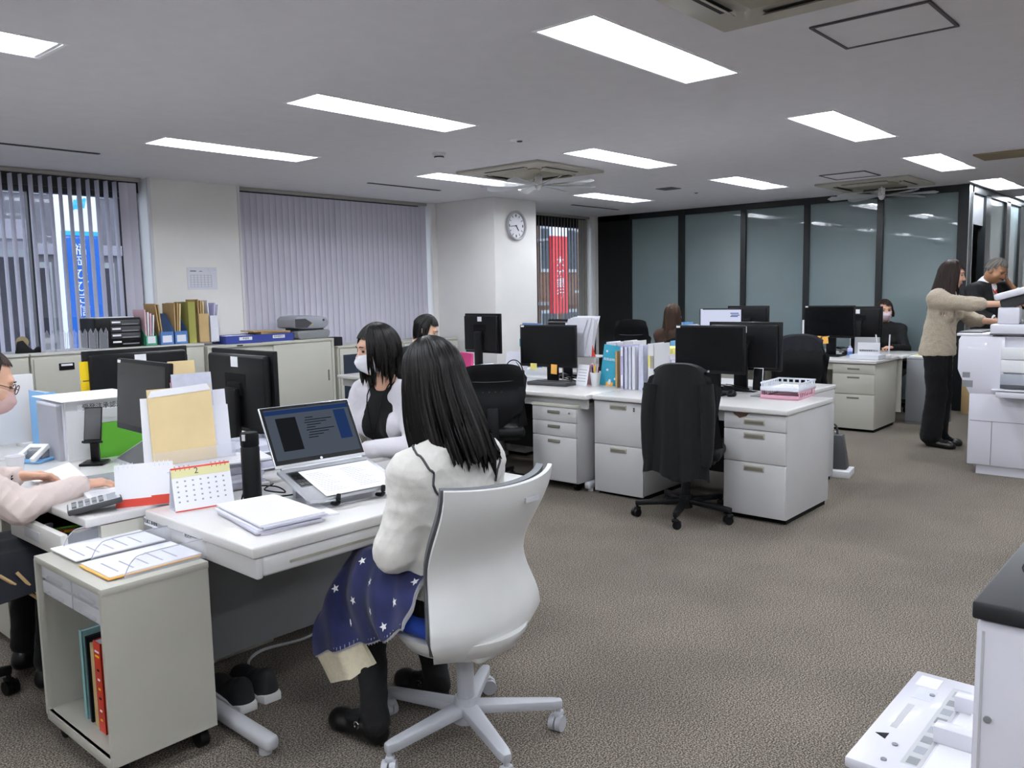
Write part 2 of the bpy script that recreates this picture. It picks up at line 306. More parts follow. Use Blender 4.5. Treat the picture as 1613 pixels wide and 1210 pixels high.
S('trim_2', B().bx(3.575, 3.6, 7.44, 7.47, .72, CEIL).bx(4.46, 4.485, 7.44, 7.47, .72, CEIL), 'white_plastic', smooth=False)
# frosted glass office partition
GX = 10.3
gw = E('wall_glass', (GX, 0, 0), kind='structure')
O('solid_panel', B().bx(-.03, .05, 6.74, 7.3, 0, CEIL), 'dark_panel', gw, smooth=False)
panes = [(5.95, 6.72), (5.03, 5.86), (4.19, 4.96), (3.32, 4.12), (2.46, 3.25)]
for a, b in panes: O('pane', B().bx(.0, .012, a - .02, b + .02, .06, 2.43), 'frosted_glass', gw, smooth=False)
O('top_rail', B().bx(-.03, .05, 2.38, 7.3, 2.42, CEIL), 'frame_dark', gw, smooth=False)
O('bottom_rail', B().bx(-.03, .05, 2.38, 6.76, 0, .07), 'frame_dark', gw, smooth=False)
for a, b in ((6.72, 6.75), (5.86, 5.95), (4.96, 5.03), (4.12, 4.19), (3.25, 3.32), (2.36, 2.46)): O('mullion', B().bx(-.035, .05, a, b, 0, CEIL), 'frame_dark', gw, smooth=False)
gs = E('wall_glass_side', (0, 2.38, 0), kind='structure')
O('corner_post', B().bx(10.25, 10.46, -.03, .05, 0, CEIL), 'frame_dark', gs, smooth=False); O('post_trim', B().bx(10.25, 10.275, -.034, -.03, 0, CEIL - .08).bx(10.42, 10.45, -.034, -.03, 0, CEIL - .08), 'frame_alu', gs, smooth=False)
O('transom_panel', B().bx(10.46, 11.05, 0, .04, 2.08, CEIL - .06), 'mid_grey', gs, smooth=False)
O('top_rail', B().bx(10.4, XR, -.03, .05, CEIL - .08, CEIL), 'frame_dark', gs, smooth=False)
for a, b in ((11.05, 11.3), (12.14, 12.36), (13.0, 13.3), (13.9, 14.2)): O('mullion', B().bx(a, b, -.03, .05, 0, CEIL - .06), 'frame_dark', gs, smooth=False)
for a, b in ((11.3, 12.14), (12.36, 13.0), (13.3, 13.9)): O('pane', B().bx(a, b, 0, .012, .06, CEIL - .08), 'frosted_glass', gs, smooth=False)
S('wall_inner', B().bx(10.5, 14.2, 4.6, 4.8, 0, CEIL), 'dark_panel', smooth=False)  # wall coloured dark so the room behind the opening looks unlit
# ---------------------------------------------------------------- ceiling fixtures
def light_fixture():
    L, Wd, D = 1.24, .3, .085; r = B(); m = .006
    q = lambda dx, dy, z: [(dx, dy, z), (L - dx, dy, z), (L - dx, Wd - dy, z), (dx, Wd - dy, z)]
    lo, hi = q(m, m, .002), q(.11, .05, D)
    for k in range(4): r.poly([lo[k], lo[(k + 1) % 4], hi[(k + 1) % 4], hi[k]])
    r.poly(hi)
    return r, L, Wd, D
rowname = {-1.6: 'rear row', .2: 'copier row', 2.0: 'aisle row', 3.82: 'middle row', 5.53: 'window row'}
colname = {-2.2: 'far behind the camera', .28: 'leftmost of the row', 2.8: 'second from the left', 5.33: 'third, above the middle island', 7.72: 'fourth, above the far desks', 10.02: 'fifth, at the glass corner', 12.3: 'beyond, in the corridor'}
proto = None
for (xa, xb), (ya, yb) in LIGHTS:
    lab = 'recessed ceiling light in the %s, %s' % (rowname[ya], colname[xa])
    if proto is None:
        proto = E('ceiling_light', (xa, ya, CEIL), label=lab, cat='ceiling light', group='recessed ceiling lights'); r, L, Wd, D = light_fixture()
        rf = O('reflector', r, 'reflector', proto, smooth=False)
        KIDS[proto] = [rf]
        for yy in (.095, .205): KIDS[proto].append(O('tube', B().cyl((.1, yy, .055), (L - .1, yy, .055), .017, n=12), 'tube_light', proto))
        KIDS[proto].append(O('rim', B().bx(-.012, L + .012, -.012, .004, -.004, .002).bx(-.012, L + .012, Wd - .004, Wd + .012, -.004, .002).bx(-.012, .004, 0, Wd, -.004, .002).bx(L - .004, L + .012, 0, Wd, -.004, .002), 'reflector', proto, smooth=False))
    else: dup(proto, (xa, ya, CEIL), label=lab)
def cassette(x, y, label, fan):
    t = E('air_conditioner', (x + .475, y + .475, CEIL), label=label, cat='air conditioner', group='ceiling air conditioners')
    O('panel', B().box((0, 0, -.012), (.95, .95, .024), bev=.01), 'ac_ivory', t)
    O('grille', B().box((0, 0, -.026), (.5, .5, .012), bev=.004), 'ac_beige', t)
    for k in range(4):
        m = Matrix.Rotation(k * PI / 2, 4, 'Z'); O('air_slot', B().box((0, .34, -.0245), (.46, .05, .006), m=m), 'slot', t, smooth=False)
        O('louvre', B().box((0, .325, -.036), (.46, .05, .004), rot=(.5, 0, 0), m=m), 'ac_ivory', t, smooth=False)
    if fan:
        f = E('circulator_fan', (x + .52, y + .42, CEIL - .03), label='clear plastic circulator fan hanging under the air conditioner %s' % ('near the clock pillar' if fan == 1 else 'by the glass wall'), cat='fan', group='circulator fans')
        O('hub', B().cyl((0, 0, -.115), (0, 0, -.02), .035, n=12).sph((0, 0, -.115), .03), 'white_plastic', f)
        O('mount', B().cyl((0, 0, -.03), (0, 0, .002), .012, n=8), 'white_plastic', f)
        for k in range(8):
            a = k * PI / 4 + .2; m = Matrix.Rotation(a, 4, 'Z')
            O('blade', B().prism([(.04, -.01), (.3, -.035), (.52, -.05), (.55, 0), (.5, .055), (.3, .03), (.04, .012)], .003, m=m @ T((0, 0, -.1), (.35, 0, 0))), 'fan_clear', f)
for i, (x, y, l) in enumerate(AC): cassette(x, y, l, i)
def frame_panel(x0, x1, y0, y1, label):
    t = E('ceiling_hatch', (x0, y0, CEIL), label=label, cat='ceiling hatch', group='ceiling access hatches'); X, Y = x1 - x0, y1 - y0
    O('hatch_panel', B().bx(0, X, 0, Y, -.003, .001), 'ceiling', t, smooth=False); w = .012
    O('hatch_frame', B().bx(0, X, 0, w, -.008, .0).bx(0, X, Y - w, Y, -.008, 0).bx(0, w, w, Y - w, -.008, 0).bx(X - w, X, w, Y - w, -.008, 0), 'slot_mid', t, smooth=False)
frame_panel(3.57, 4.0, .98, 1.45, 'square ceiling access hatch at the top right above the aisle')
frame_panel(8.28, 8.74, 2.8, 3.24, 'square ceiling access hatch near the glass wall air conditioner')
def on_ceiling(name, b, m, x, y, label, cat, **k): return O(name, b, m, None, (x, y, CEIL), label=label, cat=cat, **k)
t = E('smoke_detector', (4.6, 4.76, CEIL), label='small white smoke detector between the two ceiling light rows', cat='smoke detector')
O('base', B().lathe([(.0, -.02), (.05, -.02), (.055, 0), (0, 0)]), 'white_plastic', t); O('sensor', B().lathe([(0, -.05), (.02, -.048), (.035, -.04), (.036, -.02), (0, -.02)]), 'white_plastic', t); O('vent_ring', B().lathe([(.0365, -.038), (.0385, -.036), (.0385, -.03), (.0365, -.028)]), 'slot', t)
for x, y, l in ((4.66, 3.99, 'round white ceiling speaker rosette left of the middle light'), (8.61, 4.76, 'small round plate in the far ceiling')):
    t = E('ceiling_rosette', (x, y, CEIL), label=l, cat='ceiling fitting', group='round ceiling plates'); O('ring', B().lathe([(.0, -.006), (.07, -.004), (.075, 0), (0, 0)]), 'white_plastic', t); O('centre', B().lathe([(0, -.014), (.018, -.012), (.022, -.005), (0, -.005)]), 'slot_mid', t)
on_ceiling('ceiling_vent', B().bx(-.1, .1, -.1, .1, -.006, .001), 'slot_mid', 8.04, 4.78, 'small square grey vent in the far ceiling', 'vent', smooth=False)
for i, (a, b) in enumerate(((1.6, 2.76), (5.29, 6.25), (8.55, 9.58))): on_ceiling('slot_diffuser', B().bx(0, b - a, -.02, .02, -.005, .001), 'slot', a, 6.47, ['thin dark ceiling slot above the left window blind', 'thin dark ceiling slot above the closed blind', 'thin dark ceiling slot by the dark partition end'][i], 'slot diffuser', group='ceiling slot diffusers', smooth=False)
S('trim_3', B().bx(8.0, 8.42, -2.8, 1.82, CEIL - .012, CEIL), 'tape_brown', smooth=False)
# clock
t = E('wall_clock', (7.485, 6.5, 2.19), label='round grey-rimmed wall clock on the white pillar', cat='clock')
m = Matrix.Rotation(PI / 2, 4, 'X')
O('rim', B().lathe([(.145, 0), (.17, .004), (.172, .03), (.16, .04), (.148, .036), (.145, .012)], 48, m=m, cap=False), 'light_grey', t)
O('dial', B().cyl((0, 0, 0), (0, -.012, 0), .15, n=48), 'paper', t)
for k in range(12):
    a = k * PI / 6; O('numeral', B().box((.118 * math.sin(a), -.0135, .118 * math.cos(a)), (.008 if k % 3 else .016, .002, .03), rot=(0, a if k % 3 else 0, 0)), 'dark_grey', t, smooth=False)
for L, a, w in ((.072, R_(143), .009), (.105, R_(265), .006)):
    O('hand', B().box((L / 2 * math.sin(a), -.017, L / 2 * math.cos(a)), (w, .003, L), rot=(0, a, 0)), 'black_matte', t, smooth=False)
O('hub', B().cyl((0, -.012, 0), (0, -.021, 0), .007), 'black_matte', t)
# ---------------------------------------------------------------- outside the windows
S('ground_outside', B().bx(-8, 45, 7.95, 60, -3.6, -3.5), 'asphalt', smooth=False)
t = E('sign_tower', (4.65, 12.3, -3.5), label='tall blue and white vertical bank sign standing outside the left window', cat='sign'); z = 3.5
O('board', B().bx(0, .52, 0, .1, 0, 2.32 + z), 'blue_sign', t, smooth=False); O('header', B().bx(0, .52, -.003, .103, 2.38 + z, 3.02 + z), 'white_sign', t, smooth=False); O('band', B().bx(0, .52, -.004, .104, 2.32 + z, 2.38 + z), 'cyan_sign', t, smooth=False)
O('edge', B().bx(-.02, 0, -.01, .11, 0, 3.02 + z), 'white_sign', t, smooth=False)
e = B()
for k in range(4): e.box((.2 + .045 * k, -.008, 2.74 + z + .03 * (k % 2)), (.035, .006, .2 - .04 * abs(k - 1.5)), rot=(0, .25, 0))
O('emblem', e, 'cyan_sign', t, smooth=False)
text('福岡ひびき信用金庫', .17, 'white_sign', t, (.24, -.006, 2.12 + z), (PI / 2, 0, 0), vertical=True, step=1.0, squash=1.05)
t = E('street_banner', (15.35, 12.2, -3.5), label='red bank banner sign outside the narrow window', cat='sign')
O('board', B().bx(0, .56, 0, .1, 4.4, 6.2), 'red_sign', t, smooth=False); O('header', B().bx(0, .56, -.003, .103, 6.2, 6.6), 'white_sign', t, smooth=False); O('bracket', B().bx(.1, .5, .2, 1.2, 4.6, 4.66).bx(.1, .5, .1, 1.2, 6.1, 6.16).bx(.2, .4, 1.0, 1.2, 0, 6.6), 'pole', t, smooth=False)
text('大分銀行', .25, 'white_sign', t, (.28, -.006, 5.6), (PI / 2, 0, 0), vertical=True, step=1.0, squash=1.1)
def facade(name, label, x0, x1, y, z1, m, rows, cols, wm='facade_dark', bandm=None, fz=.55):
    t = E(name, (x0, y, -3.5), label=label, cat='building', group='buildings across the street'); X, H = x1 - x0, z1 + 3.5
    O('wall', B().bx(0, X, 0, 4, 0, H), m, t, smooth=False)
    for r in range(rows):
        for c in range(cols):
            w, h = X / cols, H / rows; wn = O('window', B().bx(c * w + w * .12, (c + 1) * w - w * .12, -.04, .02, r * h + h * .3, r * h + h * (.3 + fz)), 'frame_alu', t, smooth=False)
            O('pane', B().bx(c * w + w * .16, (c + 1) * w - w * .16, -.05, -.03, r * h + h * .34, r * h + h * (.26 + fz)), wm, wn, smooth=False)
        O('ledge', B().bx(0, X, -.12, 0, r * h + h * .9, r * h + h * .97), bandm or m, t, smooth=False)
facade('grey_building', 'grey office building behind the blue sign', -2, 8.4, 19, 12, 'facade_grey', 5, 8, bandm='facade_light')
facade('pale_building', 'pale panelled building with balconies seen through the left blind', 1.5, 5.0, 14.5, 2.7, 'facade_light', 2, 5)
facade('brown_building', 'brown brick building beside the red banner', 17.2, 24, 15, 6, 'facade_brown', 4, 7, wm='glass_dark')
facade('dark_building', 'dark building behind the red banner', 8.6, 17.1, 19, 9, 'facade_dark', 4, 8, bandm='facade_light')
for x, y, l in ((5.35, 11.2, 'grey utility pole in front of the blue sign'), (16.9, 12.6, 'grey utility pole right of the red banner')):
    t = E('utility_pole', (x + .1, y, -3.5), label=l, cat='pole', group='street utility poles'); O('shaft', B().cyl((0, 0, 0), (0, 0, 8), .09, .075), 'pole', t)
    O('crossarm', B().box((.3, 0, 4.9), (1.2, .06, .06)).box((.3, 0, 6.4), (1.0, .06, .06)), 'pole', t, smooth=False); O('transformer', B().cyl((.22, -.12, 5.2), (.22, -.12, 5.7), .12), 'light_grey', t)
for i, (dz, dx) in enumerate(((6.3, 3), (5.9, 2.6), (4.9, 2.2))): O('power_cable', B().tube([(5.6, 11.3, dz - 3.5 + .3), (5.35 + dx, 12.5, dz - 4.4), (5.35 + 2 * dx, 14, dz - 4.8)], .012, 5), 'pole', label=['topmost', 'middle', 'lowest'][i] + ' overhead cable running from the pole by the blue sign', cat='cable', group='overhead cables')
# ---------------------------------------------------------------- furniture factories
def handle_oval(parent, x, z, w=.11, y=-.0):
    h = O('handle', B().box((x, y - .003, z), (w, .008, .028), bev=.0035), 'handle_rim', parent)
    return h
def drawer(parent, x0, x1, z0, z1, y, m, style='oval', lock=None):
    d = O('drawer', B().bx(x0 + .002, x1 - .002, y - .016, y + .002, z0 + .002, z1 - .002, bev=.003), m, parent)
    cx = (x0 + x1) / 2; hz = z1 - .035 if z1 - z0 > .1 else (z0 + z1) / 2
    if style == 'oval':
        O('handle', B().box((cx, y - .017, hz), (.135, .007, .034), bev=.003), 'handle_rim', d); O('grip_recess', B().box((cx, y - .0195, hz - .001), (.12, .004, .02), bev=.0015), 'handle_pit', d)
    elif style == 'slot':
        O('handle', B().box((cx, y - .017, hz), (.12, .005, .02), bev=.002), 'handle_rim', d); O('grip_recess', B().box((cx, y - .0185, hz - .001), (.112, .004, .012)), 'handle_pit', d)
    elif style == 'bar':
        O('handle', B().box((cx, y - .018, hz), (.11, .008, .022), bev=.003), 'handle_pit', d)
    elif style == 'scoop':
        O('handle', B().box((cx, y - .018, (z0 + z1) / 2), (.12, .006, .035), bev=.003), 'light_grey', d)
    if lock: O('lock', B().cyl((lock, y - .016, hz), (lock, y - .021, hz), .007, n=10), 'chrome', d)
    return d
def desk(label, loc, rz, W, D, peds=(), pm=None, m='steel_cool', H=.7, apron=True, modesty=True, tops='desktop', th=.032, group='office desks', legs=(), style='oval'):
    t = E('office_desk', loc, rz, label=label, cat='desk', group=group)
    O('desktop', B().bx(0, W, 0, D, H - th, H, bev=.007, seg=3), tops, t)
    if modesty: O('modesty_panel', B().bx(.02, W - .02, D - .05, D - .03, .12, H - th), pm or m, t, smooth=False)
    if apron: O('apron', B().bx(.02, W - .02, .05, .07, H - th - .07, H - th), m, t, smooth=False)
    for (x0, x1, hs, lock) in peds:
        O('pedestal', B().bx(x0, x1, .035, D - .02, .03, H - th, bev=.003), m, t); O('plinth', B().bx(x0 + .01, x1 - .01, .06, D - .05, 0, .03), 'black_matte', t, smooth=False)
        z = H - th - .006
        for i, h in enumerate(hs):
            drawer(t, x0, x1, z - h, z, .035, m, style, lock if i == (0 if style == 'oval' else 1) else None); z -= h
    for x in legs:
        O('leg', B().bx(x, x + .04, D - .2, D - .1, .06, H - th, bev=.008), m, t); O('foot', B().bx(x - .005, x + .045, .07, D - .05, .02, .07, bev=.018, seg=3), 'light_grey', t); O('glide', B().cyl((x + .02, .12, 0), (x + .02, .12, .025), .02, n=12), 'light_grey', t)
    return t
def monitor(label, loc, rz, w=.5, h=.31, zb=.14, tilt=0, screen='screen_off', sticker=True, logo=False, back=False, slab=.045, group='desk monitors'):
    t = E('monitor', loc, rz, label=label, cat='monitor', group=group)
    M = T((0, 0, zb), (-tilt, 0, 0))
    O('bezel', B().bx(-w / 2, w / 2, -.012, .012, 0, h, bev=.005, m=M), 'black_plastic', t)
    s = O('screen', B().bx(-w / 2 + .014, w / 2 - .014, -.0135, -.010, .024, h - .014, m=M), screen, t, smooth=False)
    O('back_shell', B().bx(-w / 2 + .02, w / 2 - .02, .008, slab, .02, h - .02, bev=.014, seg=3, m=M), 'black_plastic', t)
    O('stand_neck', B().bx(-.05, .05, slab + .005, slab + .035, .01, zb + h * .55, bev=.008), 'black_plastic', t)
    O('hinge', B().bx(-.06, .06, slab - .012, slab + .012, zb + h * .45, zb + h * .62, bev=.008), 'black_matte', t)
    O('stand_base', B().bx(-.13, .13, -.08, slab + .1, 0, .014, bev=.006), 'black_plastic', t)
    if sticker: O('sticker', B().bx(-w / 2 + .012, -w / 2 + .04, -.0143, -.012, h - .018, h - .006, m=M), 'paper', t, smooth=False)
    if back: O('asset_label', B().bx(-.03, .03, slab - .0005, slab + .0012, h - .075, h - .03, m=M), 'paper', t, smooth=False); O('vent', B().bx(-.09, .09, slab - .001, slab + .001, h * .55, h * .72, m=M), 'black_matte', t, smooth=False)
    if logo: O('logo', B().cyl((0, -.0145, .013), (0, -.012, .013), .007, n=14, m=M), 'silver', t)
    return t
def casters(t, R, a0, m, mw, n=5, z=.09, rim=.026, hub=.045):
    for k in range(n):
        a = a0 + k * 2 * PI / n; c, s = math.cos(a), math.sin(a); rot = Matrix.Rotation(a, 4, 'Z')
        O('base_arm', B().prism([(0, -.03), (R * .35, -.026), (R - .02, -.019), (R + .012, -.012), (R + .012, .012), (R - .02, .019), (R * .35, .026), (0, .03)], .03, m=rot @ T((0, 0, z), (0, .06, 0)), bev=.006), m, t)
        w = O('caster', B().cyl((0, 0, .03), (0, 0, z - .005), .009, n=8).bx(-.02, .022, -.013, .013, .04, .062, bev=.008), mw[0], t, (c * R, s * R, 0), (0, 0, a + .9 + k))
        for y in (-.012, .012): O('wheel', B().cyl((-.01, y - .009, rim), (-.01, y + .009, rim), rim, n=18), mw[1], w)
    O('stem', B().cyl((0, 0, z - .03), (0, 0, z + .05), hub, hub * .8).cyl((0, 0, z + .04), (0, 0, .36), .028, n=14), m, t)
def chair_back(w0, wf, zf, yf, wrap, nu=16, nv=18, thick=.016, off=0, shrink=1, v0=0, v1=1):
    def fn(u, v):
        v = v0 + (v1 - v0) * v; s = (u - .5) * 2; w = wf(v) * shrink
        return Vector((s * w, yf(v) + wrap * abs(s) ** 2.2 + off, zf(v, s)))
    return B().grid(fn, nu, nv, thick=thick)
def lerp(tbl):
    def f(v):
        for (a, x), (b, y) in zip(tbl, tbl[1:]):
            if v <= b: t = (v - a) / (b - a); t = t * t * (3 - 2 * t); return x + (y - x) * t
        return tbl[-1][1]
    return f
def white_chair(loc, rz):
    """seat faces local +y"""
    t = E('office_chair', loc, rz, label='white-shelled swivel chair with the blue seat in the foreground', cat='chair')
    wf = lerp([(0, .1), (.025, .165), (.07, .208), (.17, .238), (.5, .205), (1, .23)]); yf = lerp([(0, -.125), (.16, -.17), (.5, -.13), (1, -.235)])
    def zf(v, s): return .318 + .547 * v + .012 * s * s * v ** 3
    O('backrest', chair_back(0, wf, zf, yf, .07, thick=-.014), 'chair_white', t)
    O('back_cushion', chair_back(0, wf, zf, yf, .07, thick=.022, off=.016, shrink=.985, v0=.02, v1=.995), 'chair_grey', t)
    O('seat_pan', B().lathe([(0, .295), (.1, .3), (.18, .335), (.21, .375), (.212, .39), (0, .39)], 32, m=T((0, .01, 0))), 'chair_white', t)
    O('seat', B().box((0, .09, .42), (.40, .42, .06), bev=.028, seg=4), 'seat_blue', t)
    O('back_bracket', B().bx(-.09, .09, -.15, -.02, .31, .37, bev=.02, seg=3), 'chair_white', t)
    O('collar', B().cyl((0, 0, .29), (0, 0, .33), .03), 'black_matte', t)
    casters(t, .3, R_(-41), 'chair_base', ('chair_base', 'chair_base'))
    O('back_badge', B().bx(.03, .09, -.243, -.239, .80, .815), 'light_grey', t, smooth=False)
    return t
def black_chair(label, loc, rz, top=.93, mesh=False, perf=True, seatm='chair_black', drape=None, w=.215, group='black office chairs', simple=False):
    t = E('office_chair', loc, rz, label=label, cat='chair', group=group)
    wf = lerp([(0, w * .35), (.07, w * .62), (.2, w * .9), (.5, w * 1.02), (.85, w * .93), (1, w * .8)]); yf = lerp([(0, -.2), (.35, -.235), (.6, -.225), (1, -.28)])
    def zf(v, s): return .47 + (top - .47) * v - .03 * abs(s) ** 4 * (1 if v > .5 else -1)
    bm_ = 'chair_mesh' if mesh else 'chair_black'
    O('backrest', chair_back(0, wf, zf, yf, .06, thick=-.014), bm_, t); O('back_pad', chair_back(0, wf, zf, yf, .06, thick=.025, off=.014, shrink=.95, v0=.04, v1=.96), 'black_matte', t)
    if perf:
        O('back_groove', B().tube([Vector((s * wf(.72), yf(.72) + .06 * abs(s) ** 2.2 - .017, .47 + (top - .47) * (.72 + .02 * s * s))) for s in [x / 6 - 1 for x in range(1, 12)]], .0025, 5), 'chair_grey', t)
        for r in range(3):
            for c in range(8):
                s = (c - 3.5) / 7; O('vent_hole', B().box((s * .3, yf(.6) + .06 * abs(s * 1.4) ** 2.2 - .0145, .73 - r * .022), (.009, .003, .006)), 'dark_grey', t, smooth=False)
    O('seat', B().box((0, .03, .43), (.47, .46, .075), bev=.03, seg=4), seatm, t); O('seat_pan', B().box((0, .02, .385), (.4, .38, .03), bev=.012), 'chair_black', t)
    O('back_post', B().bx(-.04, .04, -.25, -.22, .36, .62, bev=.01).bx(-.04, .04, -.25, .0, .355, .385, bev=.01), 'chair_black', t)
    if not simple: casters(t, .3, R_(-20), 'chair_black', ('chair_black', 'black_plastic'))
    else: casters(t, .3, R_(10), 'chair_black', ('chair_black', 'black_plastic'))
    return t
# ---------------------------------------------------------------- middle island (drawers face the camera side, -x)
H_ = R_(-90)
dM1 = desk('steel desk with a chipped drawer front at the aisle end of the middle island', (4.68, 3.385, 0), H_, 1.4, .72, peds=((0.0, .4, (.3, .34), .33), (.985, 1.385, (.1, .2, .33), .33)), legs=(), pm='dark_panel')  # modesty panel coloured dark to deepen the shade under the desk
O('paint_chip', B().prism([(-.045, .0), (.06, 0), (.045, -.02), (.02, -.028), (.0, -.035), (-.015, -.024), (-.035, -.015)], .0012, m=T((1.09, .0185, .664), (PI / 2, 0, 0))), 'brown', dM1, smooth=False)
desk('steel desk with a mobile drawer unit beneath, next to the cardigan chair', (4.62, 4.8, 0), H_, 1.4, .74, peds=(), legs=(.03, 1.33), pm='dark_panel')  # dark panel colour stands in for the deep shade in this knee space
desk('steel desk at the window end of the middle island with the dark-clothed woman', (4.64, 6.22, 0), H_, 1.4, .73, peds=((.98, 1.38, (.1, .2, .33), None),))
K_ = R_(90)
desk('steel desk backing onto the chipped-drawer desk, its corner past the trays', (6.14, 2.24, 0), K_, 1.4, .72, peds=((.0, .4, (.1, .2, .33), None),))
desk('steel desk on the far side of the middle island behind the document rack', (6.14, 3.66, 0), K_, 1.4, .74, peds=((.98, 1.38, (.1, .2, .33), None),))
desk('steel desk on the far side of the middle island nearest the pillar', (6.14, 5.08, 0), K_, 1.2, .74, peds=((.78, 1.18, (.1, .2, .33), None),))
# mobile pedestal
t = E('drawer_unit', (4.64, 3.885, 0), H_, label='three-drawer mobile pedestal under the middle island desk', cat='drawer unit')
O('body', B().bx(-.0, .4, .0, .52, .06, .6, bev=.003), 'steel_cool', t); O('top', B().bx(-.003, .403, -.02, .52, .6, .622, bev=.004), 'cabinet', t)
z = .6
for i, h in enumerate((.105, .105, .325)): drawer(t, 0, .4, z - h, z, 0, 'steel_cool', 'bar', .34 if i == 0 else None); z -= h
for x in (.05, .35):
    for y in (.06, .46): O('caster', B().cyl((x - .015, y, .028), (x + .015, y, .028), .028, n=16).bx(x - .01, x + .01, y - .012, y + .012, .03, .064), 'black_plastic', t)
# far island
desk('cabinet-grey desk at the far right with the white tray and router', (8.23, 4.03, 0), H_, 1.4, .7, peds=((.98, 1.385, (.095, .2, .34), .1),), m='cabinet', style='slot')
desk('far desk where the brown-haired woman sits', (8.23, 5.46, 0), H_, 1.4, .7, peds=((.98, 1.38, (.095, .2, .34), None),), m='cabinet', style='slot')
desk('far desk of the person in the lilac mask, against the glass wall side', (9.65, 2.6, 0), K_, 1.4, .7, peds=((1.0, 1.38, (.095, .2, .34), None),), m='cabinet', style='slot')
desk('far desk behind the lit screen, on the glass wall side', (9.65, 4.03, 0), K_, 1.4, .7, peds=((1.0, 1.38, (.095, .2, .34), None),), m='cabinet', style='slot')
# near island
dF1 = desk('white-topped desk with the open laptop in the foreground', (1.255, 2.115, 0), R_(-1.0), 1.2, .7, peds=(), m='cabinet', legs=(.055, 1.1), apron=False, th=.035)
O('apron_rail', B().bx(.03, 1.17, .0, .03, .605, .663, bev=.01, seg=3), 'desk_edge', dF1); O('apron_groove', B().bx(.12, 1.1, -.003, .002, .628, .636), 'handle_rim', dF1, smooth=False); O('side_rail', B().bx(.012, .034, .005, .68, .6, .663, bev=.006), 'desk_edge', dF1)
O('inner_panel', B().bx(.05, 1.15, .6, .62, .13, .66), 'mid_grey', dF1, smooth=False)  # panel painted darker than the desk body to carry the under-desk shade
t = desk('white desk with the open drawer where the pink-sweater woman works', (1.085, 4.25, 0), H_, 1.4, .7, peds=((.1, .5, (.1, .2, .33), None),), m='cabinet', apron=False)
O('side_panel', B().bx(1.37, 1.395, .05, .68, .05, .665), 'cabinet', t, smooth=False)
dw = O('drawer', B().bx(.9, 1.37, -.07, -.045, .575, .655, bev=.006), 'steel', t); O('handle', B().box((1.12, -.071, .615), (.14, .006, .036), bev=.003), 'light_grey', dw)
O('drawer_tray', B().bx(.92, 1.35, -.045, .3, .57, .578).bx(.91, .92, -.045, .3, .57, .65).bx(1.35, 1.36, -.045, .3, .57, .65), 'black_matte', t, smooth=False)
desk('white desk shared with the cardigan woman, back to back in the near island', (2.48, 2.86, 0), K_, 1.4, .69, peds=((.9, 1.3, (.1, .2, .33), None),), m='cabinet', apron=False)
desk('white desk at the window end of the near island under the wide monitor', (2.48, 4.28, 0), K_, 1.2, .69, peds=((.78, 1.18, (.1, .2, .33), None),), m='cabinet', apron=False)
desk('white desk behind the plain partition board at the left edge', (1.085, 5.48, 0), H_, 1.2, .7, peds=((.05, .45, (.1, .2, .33), None),), m='cabinet', apron=False)
for i, (c, m_, x, y, a) in enumerate((('red', 'red', 1.17, 3.23, .5), ('yellow', 'yellow', 1.2, 3.19, .7), ('green', 'lime', 1.15, 3.27, .3))):
    O('marker_pen', B().cyl((0, 0, 0), (.1, 0, 0), .005, n=8).cyl((.1, 0, 0), (.13, 0, 0), .0056, .004, n=8), m_, None, (x - .06, y, .5845), (0, 0, -a), label=c + ' marker pen lying in the open drawer', cat='pen', group='pens in the open drawer')
O('eraser', B().box((0, 0, .008), (.035, .02, .016), bev=.003), 'paper', None, (1.13, 3.32, .5785), (0, 0, .4), label='small white eraser in the open drawer', cat='eraser')
# cart
t = E('rolling_cart', (.933, 2.378, 0), label='grey open-front rolling side cart beside the laptop desk', cat='cart')
X, Y = .322, .5; c = B().bx(0, X, 0, .012, .075, .6).bx(0, X, Y - .012, Y, .075, .6).bx(X - .012, X, .012, Y - .012, .075, .6)
O('body', c, 'cart', t, smooth=False); O('top', B().bx(-.002, X + .002, -.002, Y + .002, .588, .61, bev=.003), 'cart', t); O('bottom_shelf', B().bx(0, X - .01, .01, Y - .01, .075, .095), 'cart', t, smooth=False); O('front_lip', B().bx(-.001, .012, 0, Y, .06, .095, bev=.002), 'cart', t)
for y0 in (-.001, Y - .016): O('frame_edge', B().bx(-.003, .014, y0, y0 + .017, .08, .6), 'cart', t, smooth=False)
for i, (y0, y1) in enumerate(((.015, .245), (.252, .485))):
    for z0 in (.535, .485): 
        dd = O('drawer', B().bx(.012, .3, y0, y1, z0 + .003, z0 + .046, bev=.003), 'light_grey', t); O('handle', B().bx(.004, .013, y0 + .06, y1 - .06, z0 + .01, z0 + .022, bev=.003), 'acrylic', dd)
for x in (.04, .29):
    for y in (.05, .45): O('caster', B().cyl((x - .014, y, .03), (x + .014, y, .03), .03, n=16).bx(x - .011, x + .011, y - .012, y + .012, .03, .077), 'black_plastic', t)
def book(name, label, cat, x0, x1, y0, y1, z0, z1, m, loc=(0, 0, 0), rz=0, cover=None, group=None, bev=.002, tilt=0):
    t = E(name, loc, rz, label=label, cat=cat, group=group); th = .002
    if tilt: t.rotation_euler = (tilt, 0, rz)
    O('cover', B().bx(x0, x0 + th, y0, y1, z0, z1).bx(x1 - th, x1, y0, y1, z0, z1).bx(x0, x1, y0, y0 + th, z0, z1), m, t, smooth=False); O('pages', B().bx(x0 + th, x1 - th, y0 + th, y1 - .004, z0 + .002, z1 - .003), cover or 'paper_edge', t, smooth=False)
    return t
